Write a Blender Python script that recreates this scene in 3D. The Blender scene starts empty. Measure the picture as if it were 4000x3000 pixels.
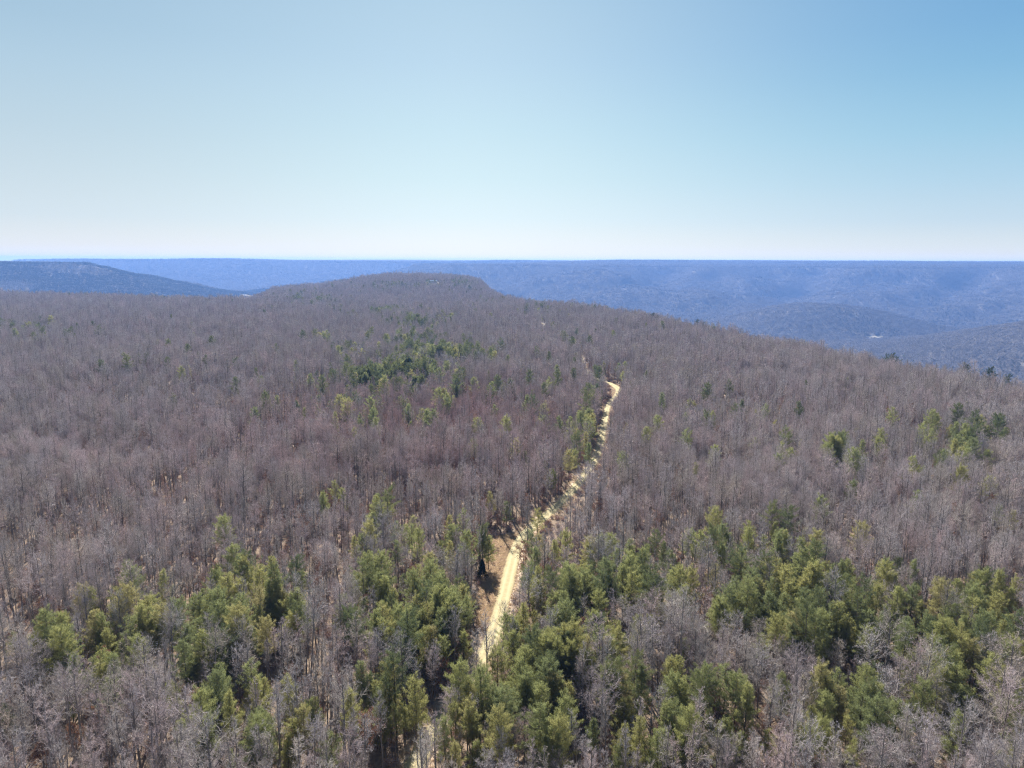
import bpy, math, random
import numpy as np
from mathutils import Matrix, Vector

# ------------------------------------------------------------------ camera, sky, sun, exposure
S = 1.5                                   # metres per layout unit
CAMZ = 62.0 * S
PITCH, ROLL, FOC = math.radians(9.83), math.radians(0.285), 1536.0 / 2212.0
SUN_EL, SUN_AZ = math.radians(40), math.radians(-12)     # azimuth from +Y, negative = to the left

scene = bpy.context.scene
COL = scene.collection

cam_data = bpy.data.cameras.new("camera")
cam = bpy.data.objects.new("camera", cam_data)
COL.objects.link(cam)
cam_data.sensor_fit = 'HORIZONTAL'
cam_data.sensor_width = 36.0
cam_data.lens = 36.0 * FOC
cam_data.clip_start, cam_data.clip_end = 0.5, 60000.0
f_ = np.array([0, math.cos(PITCH), -math.sin(PITCH)])
r0 = np.array([1.0, 0, 0]); u0 = np.array([0, math.sin(PITCH), math.cos(PITCH)])
r_ = math.cos(ROLL) * r0 + math.sin(ROLL) * u0
u_ = math.cos(ROLL) * u0 - math.sin(ROLL) * r0
cam.matrix_world = Matrix(((r_[0], u_[0], -f_[0], 0), (r_[1], u_[1], -f_[1], 0), (r_[2], u_[2], -f_[2], CAMZ), (0, 0, 0, 1)))
scene.camera = cam

world = bpy.data.worlds.new("World"); scene.world = world
world.use_nodes = True
wt = world.node_tree
sky = wt.nodes.new("ShaderNodeTexSky")
sky.sky_type = 'NISHITA'; sky.sun_disc = False
sky.sun_elevation = SUN_EL; sky.sun_rotation = SUN_AZ
sky.altitude = 600.0; sky.air_density = 1.0; sky.dust_density = 0.8; sky.ozone_density = 1.0
bg = wt.nodes["Background"]; bg.inputs["Strength"].default_value = 0.05
# the clear sky: Nishita overhead; low in front, near the sun's azimuth, it pales towards a milky horizon and is bluer to the right
def _wn(t, **kw):
    x = wt.nodes.new(t)
    for k, v in kw.items(): setattr(x, k, v)
    return x
_sat = _wn("ShaderNodeHueSaturation"); _sat.inputs["Saturation"].default_value = 1.28
_tint = _wn("ShaderNodeMix", data_type='RGBA', blend_type='MULTIPLY'); _tint.inputs[0].default_value = 1.0; _tint.inputs[7].default_value = (0.79, 0.81, 0.715, 1)
wt.links.new(sky.outputs[0], _sat.inputs["Color"]); wt.links.new(_sat.outputs[0], _tint.inputs[6])
_tc = _wn("ShaderNodeTexCoord"); _sep = _wn("ShaderNodeSeparateXYZ"); wt.links.new(_tc.outputs["Generated"], _sep.inputs[0])
def _lin(c): return tuple(((v / 255 + 0.055) / 1.055) ** 2.4 for v in c)
def _low_sky(rows):
    r = _wn("ShaderNodeValToRGB"); e = r.color_ramp.elements; r.color_ramp.interpolation = 'LINEAR'
    while len(e) < len(rows): e.new(0.5)
    for el, (p, c) in zip(e, rows): el.position = p; el.color = (*_lin(c), 1)
    wt.links.new(_sep.outputs[2], r.inputs[0]); return r.outputs[0]
_left = _low_sky([(0, (246, 241, 233)), (.021, (233, 236, 234)), (.05, (216, 229, 235)), (.095, (205, 222, 231)), (.15, (192, 214, 227)), (.217, (178, 206, 225)), (.263, (167, 198, 220)), (.36, (155, 188, 215))])
_mid = _low_sky([(0, (258, 253, 243)), (.024, (246, 251, 248)), (.058, (230, 247, 252)), (.109, (216, 240, 248)), (.173, (203, 231, 244)), (.249, (190, 219, 239)), (.302, (183, 213, 234)), (.40, (168, 203, 229))])
_right = _low_sky([(0, (240, 238, 232)), (.021, (223, 231, 232)), (.05, (200, 221, 234)), (.095, (180, 213, 233)), (.15, (158, 203, 229)), (.217, (134, 186, 222)), (.263, (123, 176, 218)), (.36, (108, 162, 210))])
def _rng(sock, lo, hi, a=0.0, b=1.0):
    m = _wn("ShaderNodeMapRange", interpolation_type='SMOOTHSTEP')
    for k, v in (("From Min", lo), ("From Max", hi), ("To Min", a), ("To Max", b)): m.inputs[k].default_value = v
    wt.links.new(sock, m.inputs["Value"]); return m.outputs[0]
def _mx(f, a, b):
    m = _wn("ShaderNodeMix", data_type='RGBA'); wt.links.new(f, m.inputs[0]); wt.links.new(a, m.inputs[6]); wt.links.new(b, m.inputs[7]); return m.outputs[2]
_low = _mx(_rng(_sep.outputs[0], -0.62, -0.04), _left, _mx(_rng(_sep.outputs[0], -0.10, 0.62), _mid, _right))
_gain = _wn("ShaderNodeVectorMath", operation='SCALE'); _gain.inputs["Scale"].default_value = 1.0 / (0.05 * 2 ** 1.4); wt.links.new(_low, _gain.inputs[0])
_hor = _wn("ShaderNodeMix", data_type='RGBA'); wt.links.new(_rng(_sep.outputs[2], 0.30, 0.62, 1.0, 0.0), _hor.inputs[0])
wt.links.new(_tint.outputs[2], _hor.inputs[6]); wt.links.new(_gain.outputs[0], _hor.inputs[7])
wt.links.new(_hor.outputs[2], bg.inputs["Color"])

sun_data = bpy.data.lights.new("sun", 'SUN')
sun_data.energy = 5.0; sun_data.angle = math.radians(0.53); sun_data.color = (1.0, 0.95, 0.87)
sun = bpy.data.objects.new("sun", sun_data); COL.objects.link(sun)
sdir = Vector((math.sin(SUN_AZ) * math.cos(SUN_EL), math.cos(SUN_AZ) * math.cos(SUN_EL), math.sin(SUN_EL)))
sun.rotation_euler = sdir.to_track_quat('Z', 'Y').to_euler()

scene.view_settings.view_transform = 'Standard'
scene.view_settings.look = 'None'
scene.view_settings.gamma = 1.0
scene.view_settings.exposure = 1.4
cy = scene.cycles
cy.max_bounces = 6; cy.diffuse_bounces = 4; cy.glossy_bounces = 1; cy.transmission_bounces = 2; cy.volume_bounces = 1
cy.use_denoising = True
cy.denoising_prefilter = 'NONE'; cy.denoising_input_passes = 'RGB_ALBEDO_NORMAL'
cy.use_adaptive_sampling = False
cy.filter_width = 1.1

# ------------------------------------------------------------------ terrain height
# <TERRAIN>
def _hash(ix, iy, seed):
    h = (ix.astype(np.int64) * 374761393 + iy.astype(np.int64) * 668265263 + seed * 1442695041) & 0xFFFFFFFF
    h = ((h ^ (h >> 13)) * 1274126177) & 0xFFFFFFFF
    h = h ^ (h >> 16)
    return (h & 0xFFFFFF).astype(np.float64) / 0xFFFFFF

def vnoise(x, y, seed=0):
    x = np.asarray(x, float); y = np.asarray(y, float)
    ix = np.floor(x); iy = np.floor(y); fx = x - ix; fy = y - iy
    ix = ix.astype(np.int64); iy = iy.astype(np.int64)
    fx = fx * fx * fx * (fx * (fx * 6 - 15) + 10); fy = fy * fy * fy * (fy * (fy * 6 - 15) + 10)
    a = _hash(ix, iy, seed); b = _hash(ix + 1, iy, seed); c = _hash(ix, iy + 1, seed); d = _hash(ix + 1, iy + 1, seed)
    return (a + (b - a) * fx) * (1 - fy) + (c + (d - c) * fx) * fy

def fbm(x, y, seed=0, octv=4):
    v = 0; a = 0.5; t = 0
    for k in range(octv):
        v = v + a * (vnoise(x, y, seed + k) * 2 - 1); t += a
        x = x * 2.03 + 17.1; y = y * 2.03 - 9.3; a *= 0.5
    return v / t

def sstep(a, b, x):
    t = np.clip((x - a) / (b - a), 0, 1)
    return t * t * (3 - 2 * t)

def poly_sd(x, y, poly):
    """signed distance to a closed polygon, positive inside"""
    P = np.array(poly, float); n = len(P)
    d = np.full(np.shape(x), 1e18); ins = np.zeros(np.shape(x), bool)
    for i in range(n):
        ax, ay = P[i]; bx, by = P[(i + 1) % n]
        ex, ey = bx - ax, by - ay
        t = np.clip(((x - ax) * ex + (y - ay) * ey) / (ex * ex + ey * ey), 0, 1)
        d = np.minimum(d, (x - ax - t * ex) ** 2 + (y - ay - t * ey) ** 2)
        if ey != 0:
            c = ((ay > y) != (by > y)) & (x < ex * (y - ay) / ey + ax)
            ins ^= c
    d = np.sqrt(d)
    return np.where(ins, d, -d)

NEAR = [(285, -700), (265, -100), (252, 150), (242, 319), (217, 399), (197, 497), (162, 633), (109, 867), (10, 1100), (-25, 1190),
        (-45, 1350), (-55, 1500), (-70, 1720), (-160, 1830), (-330, 1830), (-490, 1680), (-500, 1500), (-440, 1320), (-385, 1120),
        (-355, 1010), (-450, 1060), (-567, 1110), (-887, 1235), (-1600, 1250), (-2200, 700), (-2200, -700)]
RIDGE_WEST = [(-6000, 2300), (-3200, 2850), (-1900, 3250), (-2350, 3600), (-6000, 5500)]
RIDGE_MID = [(-7000, 6300), (-3600, 6300), (-2200, 6300), (-800, 6500), (800, 7000), (3000, 8200), (3000, 9500), (-7000, 9500)]
PLATEAU_EAST = [(-430, 4850), (-150, 4720), (400, 4650), (1150, 4700), (1750, 4850), (2150, 4450), (2750, 4050), (4300, 3700), (9000, 3000),
                (9000, 9900), (500, 9900), (-420, 6000)]
FAR_RIM = [(-9900, 8600), (-3000, 8700), (400, 8800), (6000, 9000), (6000, 9990), (-9900, 9990)]
RAVINES = [((1980, 4700), (1500, 3900)), ((2780, 4250), (2050, 3500)), ((1050, 4800), (820, 4150)), ((3200, 4100), (2500, 3000))]

def seg_d(x, y, a, b):
    ex, ey = b[0] - a[0], b[1] - a[1]
    t = np.clip(((x - a[0]) * ex + (y - a[1]) * ey) / (ex * ex + ey * ey), 0, 1)
    return np.hypot(x - a[0] - t * ex, y - a[1] - t * ey)

def height_u(x, y):
    """layout units"""
    x = np.asarray(x, float); y = np.asarray(y, float)
    floor = -232 + 45 * sstep(300, -1600, x) + 6 * fbm(x / 400, y / 400, 5, 2)
    # right-hand foothill and valley dome
    z = floor + 118 * np.exp(-(((x - 1290) / 430) ** 2 + ((y - 2980) / 300) ** 2) ** 1.15)
    z = np.maximum(z, floor + 190 * np.exp(-((x - 1850) / 620) ** 2 - ((y - 1900) / 520) ** 2) + 14 * fbm(x / 260, y / 260, 31, 3) * np.exp(-((x - 1850) / 700) ** 2 - ((y - 1900) / 600) ** 2))
    def ridge(poly, top, width, p, amp, seed):
        sd = poly_sd(x, y, poly)
        w = sstep(60, -250, sd)
        n = fbm(x / 520, y / 520, seed, 3)
        sd2 = sd + amp * n * w + 0.35 * amp * fbm(x / 170, y / 170, seed + 7, 2) * w
        if seed == 61:
            for a, b in RAVINES:
                sd2 = sd2 - 380 * np.exp(-(seg_d(x, y, a, b) / 130) ** 2)
        t = np.clip(-sd2 / width, 0, 1)
        return floor + (top(sd) - floor) * (1 - t) ** p, sd
    z = np.maximum(z, ridge(RIDGE_WEST, lambda s: 33 + 3 * fbm(x / 300, y / 300, 41, 2), 1150, 1.35, 110, 42)[0])
    z = np.maximum(z, ridge(RIDGE_MID, lambda s: 39 + 13 * fbm(x / 900, y / 900, 51, 2), 1500, 1.5, 160, 52)[0])
    z = np.maximum(z, ridge(PLATEAU_EAST, lambda s: 24 + 30 * sstep(0, 1500, s) + 6 * fbm(x / 900, y / 900, 60, 3), 1750, 1.45, 420, 61)[0])
    z = np.maximum(z, ridge(FAR_RIM, lambda s: 65 + 10 * fbm(x / 1300, y / 1300, 71, 3), 1200, 1.4, 200, 72)[0])
    # the wooded plateau under the camera
    sd = poly_sd(x, y, NEAR)
    top = 2.2 * fbm(x / 130, y / 130, 1, 3) - 3.5 * np.exp(-((x + 130) / 60) ** 2 - ((y - 190) / 110) ** 2)
    top = top - 3 * sstep(700, 1100, y)
    kx = x * 1600.0 / np.maximum(y, 600)                      # the knoll at the far end
    kz = 19.5 + np.interp(kx, [-580, -485, -423, -340, -267, -215, -162, -100, -76, -48, -27, 0], [-60, -36, -22, -7.5, 0, -0.4, -1.8, -4.5, -8, -24, -42, -55]) + 1.6 * fbm(x / 45, y / 45, 15, 2)
    w = sstep(960, 1590, y)
    top = np.maximum(top, top + (kz - top) * w)
    top = top - 1.5 * sstep(40, -5, sd)
    t = np.clip(-(sd + 12 * fbm(x / 60, y / 60, 3, 2) * sstep(0, -40, sd)) / 620, 0, 1)
    zn = floor + (top - floor) * (1 - t) ** 1.7
    return np.maximum(z, np.where(sd > -620, zn, -1e9))

def ground(x, y):
    return height_u(np.asarray(x, float) / S, np.asarray(y, float) / S) * S

def near_sd(x, y):
    return poly_sd(np.asarray(x, float) / S, np.asarray(y, float) / S, NEAR) * S

# </TERRAIN>

# ------------------------------------------------------------------ layout data (metres)
ROAD = [(-26.7, 81.1), (-22.4, 100.6), (-18.1, 120.1), (-16.4, 127.9), (-13.4, 135.8), (-9.3, 149.4), (-5.0, 164.9), (-2.6, 183.2), (-0.1, 207.6), (2.1, 226.0), (5.8, 238.9), (15.1, 259.0), (25.6, 283.7), (35.4, 314.3), (41.1, 334.5), (48.0, 370.2), (56.5, 420.9), (65.8, 469.1), (77.6, 509.7), (76.3, 534.7), (68.1, 555.3), (63.1, 584.5), (64.2, 626.1), (69.7, 719.6), (68.2, 824.0), (58.4, 957.7), (40.8, 1114.4), (35.4, 1260.0)]
CLEARING = [(-8.2, 229.1), (1.2, 236.8), (2.8, 228.2), (-1.7, 183.2), (-5.2, 163.5), (-8.4, 177.2), (-9.8, 186.2), (-8.3, 204.1)]
DRAW = [(-146.2, 179.5), (-148.1, 204.6), (-145.6, 249.0), (-134.4, 293.7), (-132.7, 362.5), (-134.5, 454.1), (-135.5, 531.2)]
PINES = "-103.8,153 -96,151.7 -103.1,141.4 -111.7,147.3 -89.1,133.2 -84.5,133.4 -98.2,125.3 -85.5,155.2 -85.9,148.7 -86.7,164.5 -79.5,171.8 -77.3,175.1 -70.5,167.2 -70.9,177.8 -64.7,170.6 -64.7,181.2 -58.3,172.9 -56.5,179.1 -69.2,158.1 -63.4,154.3 -60.7,159 -55.7,160.9 -51.9,159.5 -76.5,162.2 -66.7,141.9 -62.4,141.1 -60.5,125.2 -59.7,117.5 -56.2,119.1 -51.1,133.1 -50.2,113.9 -44.7,113.3 -39.9,116.6 -39.8,113.6 -31.3,112.6 -89.3,209.9 -81.2,201.8 -41.1,163.9 -41.2,177.4 -38.1,180.3 -33.3,174.6 -28.2,165.1 -23.4,155.7 -31.3,177.2 -25.6,180.3 -22.5,186.2 -18.5,172.2 -15.1,174.8 -11.5,167.2 -19,156.2 -14.7,156.5 -11,151.2 -14.8,146.2 -25.4,162.3 -11.6,177.4 -45.1,215.7 -46.1,233.1 -46,266.5 -33.2,215.7 -33.2,272.6 -20.4,221.6 -1.6,242.7 -62.1,250.2 -66.5,241.2 -7.5,246.9 -28.6,132.2 -24.9,132.7 -21.4,128.4 -18.1,124.2 -25.2,124 -30.9,134 -18.3,132.6 8.5,224.5 8.6,205.1 13.1,198.3 6.4,203 6,188.8 9.8,185.4 15.4,191.6 5.1,178.8 6.8,172.1 14.4,162.6 11.2,165 2.4,161.9 4,152.6 0.7,146.8 6,150.3 8.8,152.4 14.6,150.7 11.1,146.5 19.2,154 21.9,158.3 24.3,152.1 0.2,141 3.7,139.7 8.5,137.4 12.8,141.5 16.8,141.2 21,143 -2.7,138.6 -5,132.6 -8.5,127.8 -4,130.1 -10.5,123.8 -8.1,121.4 -12.1,117.6 -9.7,113.7 22.7,175.1 3.4,128 19.6,132.6 23.5,133 -6,115.4 29.9,201 35.3,200.3 35.9,187.9 36.7,171.8 37.2,162.5 40.2,160.5 44.5,164.3 41,154.4 73.1,206.2 64.4,187.3 68,179 64,174.4 72.7,181.8 78.7,184.2 58.5,176.5 69.8,167.3 62.1,162.1 76.3,171.8 82.6,169.9 88.3,174.6 85.1,162.6 75.4,156.2 69.6,150.2 77.1,152.6 83.4,154.5 88,157 65.4,155.8 109,188.2 108.2,179.8 103.5,185.1 113.3,177.8 101.2,160.9 104.6,157.1 110.1,158.9 130.3,179 131.7,173.9 114,161.4 98.5,150.6 100.9,147.5 108.2,150.7 109.1,147.2 115.6,150.7 100.9,138.1 106.1,139.8 104.7,133.6 48,135.5 34.7,128.2 32.9,132.5 55.6,132.5 30.6,118.2 26.3,113.8 23.1,114.6 31.3,113.8 19.7,113.8 47.2,116.7 63,123.8 66.4,118.1 65.6,113.1 76.6,124.1 84.3,133 85.3,128.3 88.9,115.9 89.8,113.6 60.7,113.1 53.4,115.4 48.8,421.3 54.1,438.2 44.7,388.9 39.4,353.2 35.2,328.8 27.7,346.2 84.3,559.3 92.6,577.5 35,312.2 24.7,293.4 15.8,274.1 14.1,300.3 5.2,311.1 81.3,515.5 83.7,494.5 27.3,300.5 -200.8,754.9 -143.8,651.8 -148.4,616.7 -188.4,735.3 -211.6,777 -300.2,732 -587.4,859.9 -581.7,827.3 -552.1,831.7 141.1,301.5 177.6,357 231.1,347.3 234.8,342.4 221.8,347.3 202.7,342.2 267.1,410.2 166.6,311.9 167.3,234.3 168.1,228.5 240.5,502.9 242.8,493.8 -68.4,248.4 -66,255.7 -41.9,433.3 -35.8,447.2 -51.4,453.9 -43.1,367.2 45.5,1318.3 59.6,1254.6 43.8,1063.6 61.2,699.1 73.4,755.6 59.8,772 58.1,637.8 -21.5,201.8 -14.5,201.5 -27.8,202.1 -33.4,198.1 83,202.5 86.2,199.8 -103.2,180.3 -97.7,172.2 -96.6,161.6 87.4,165.1 95.7,165.4 54.2,174.2 55.7,184.3"
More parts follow.
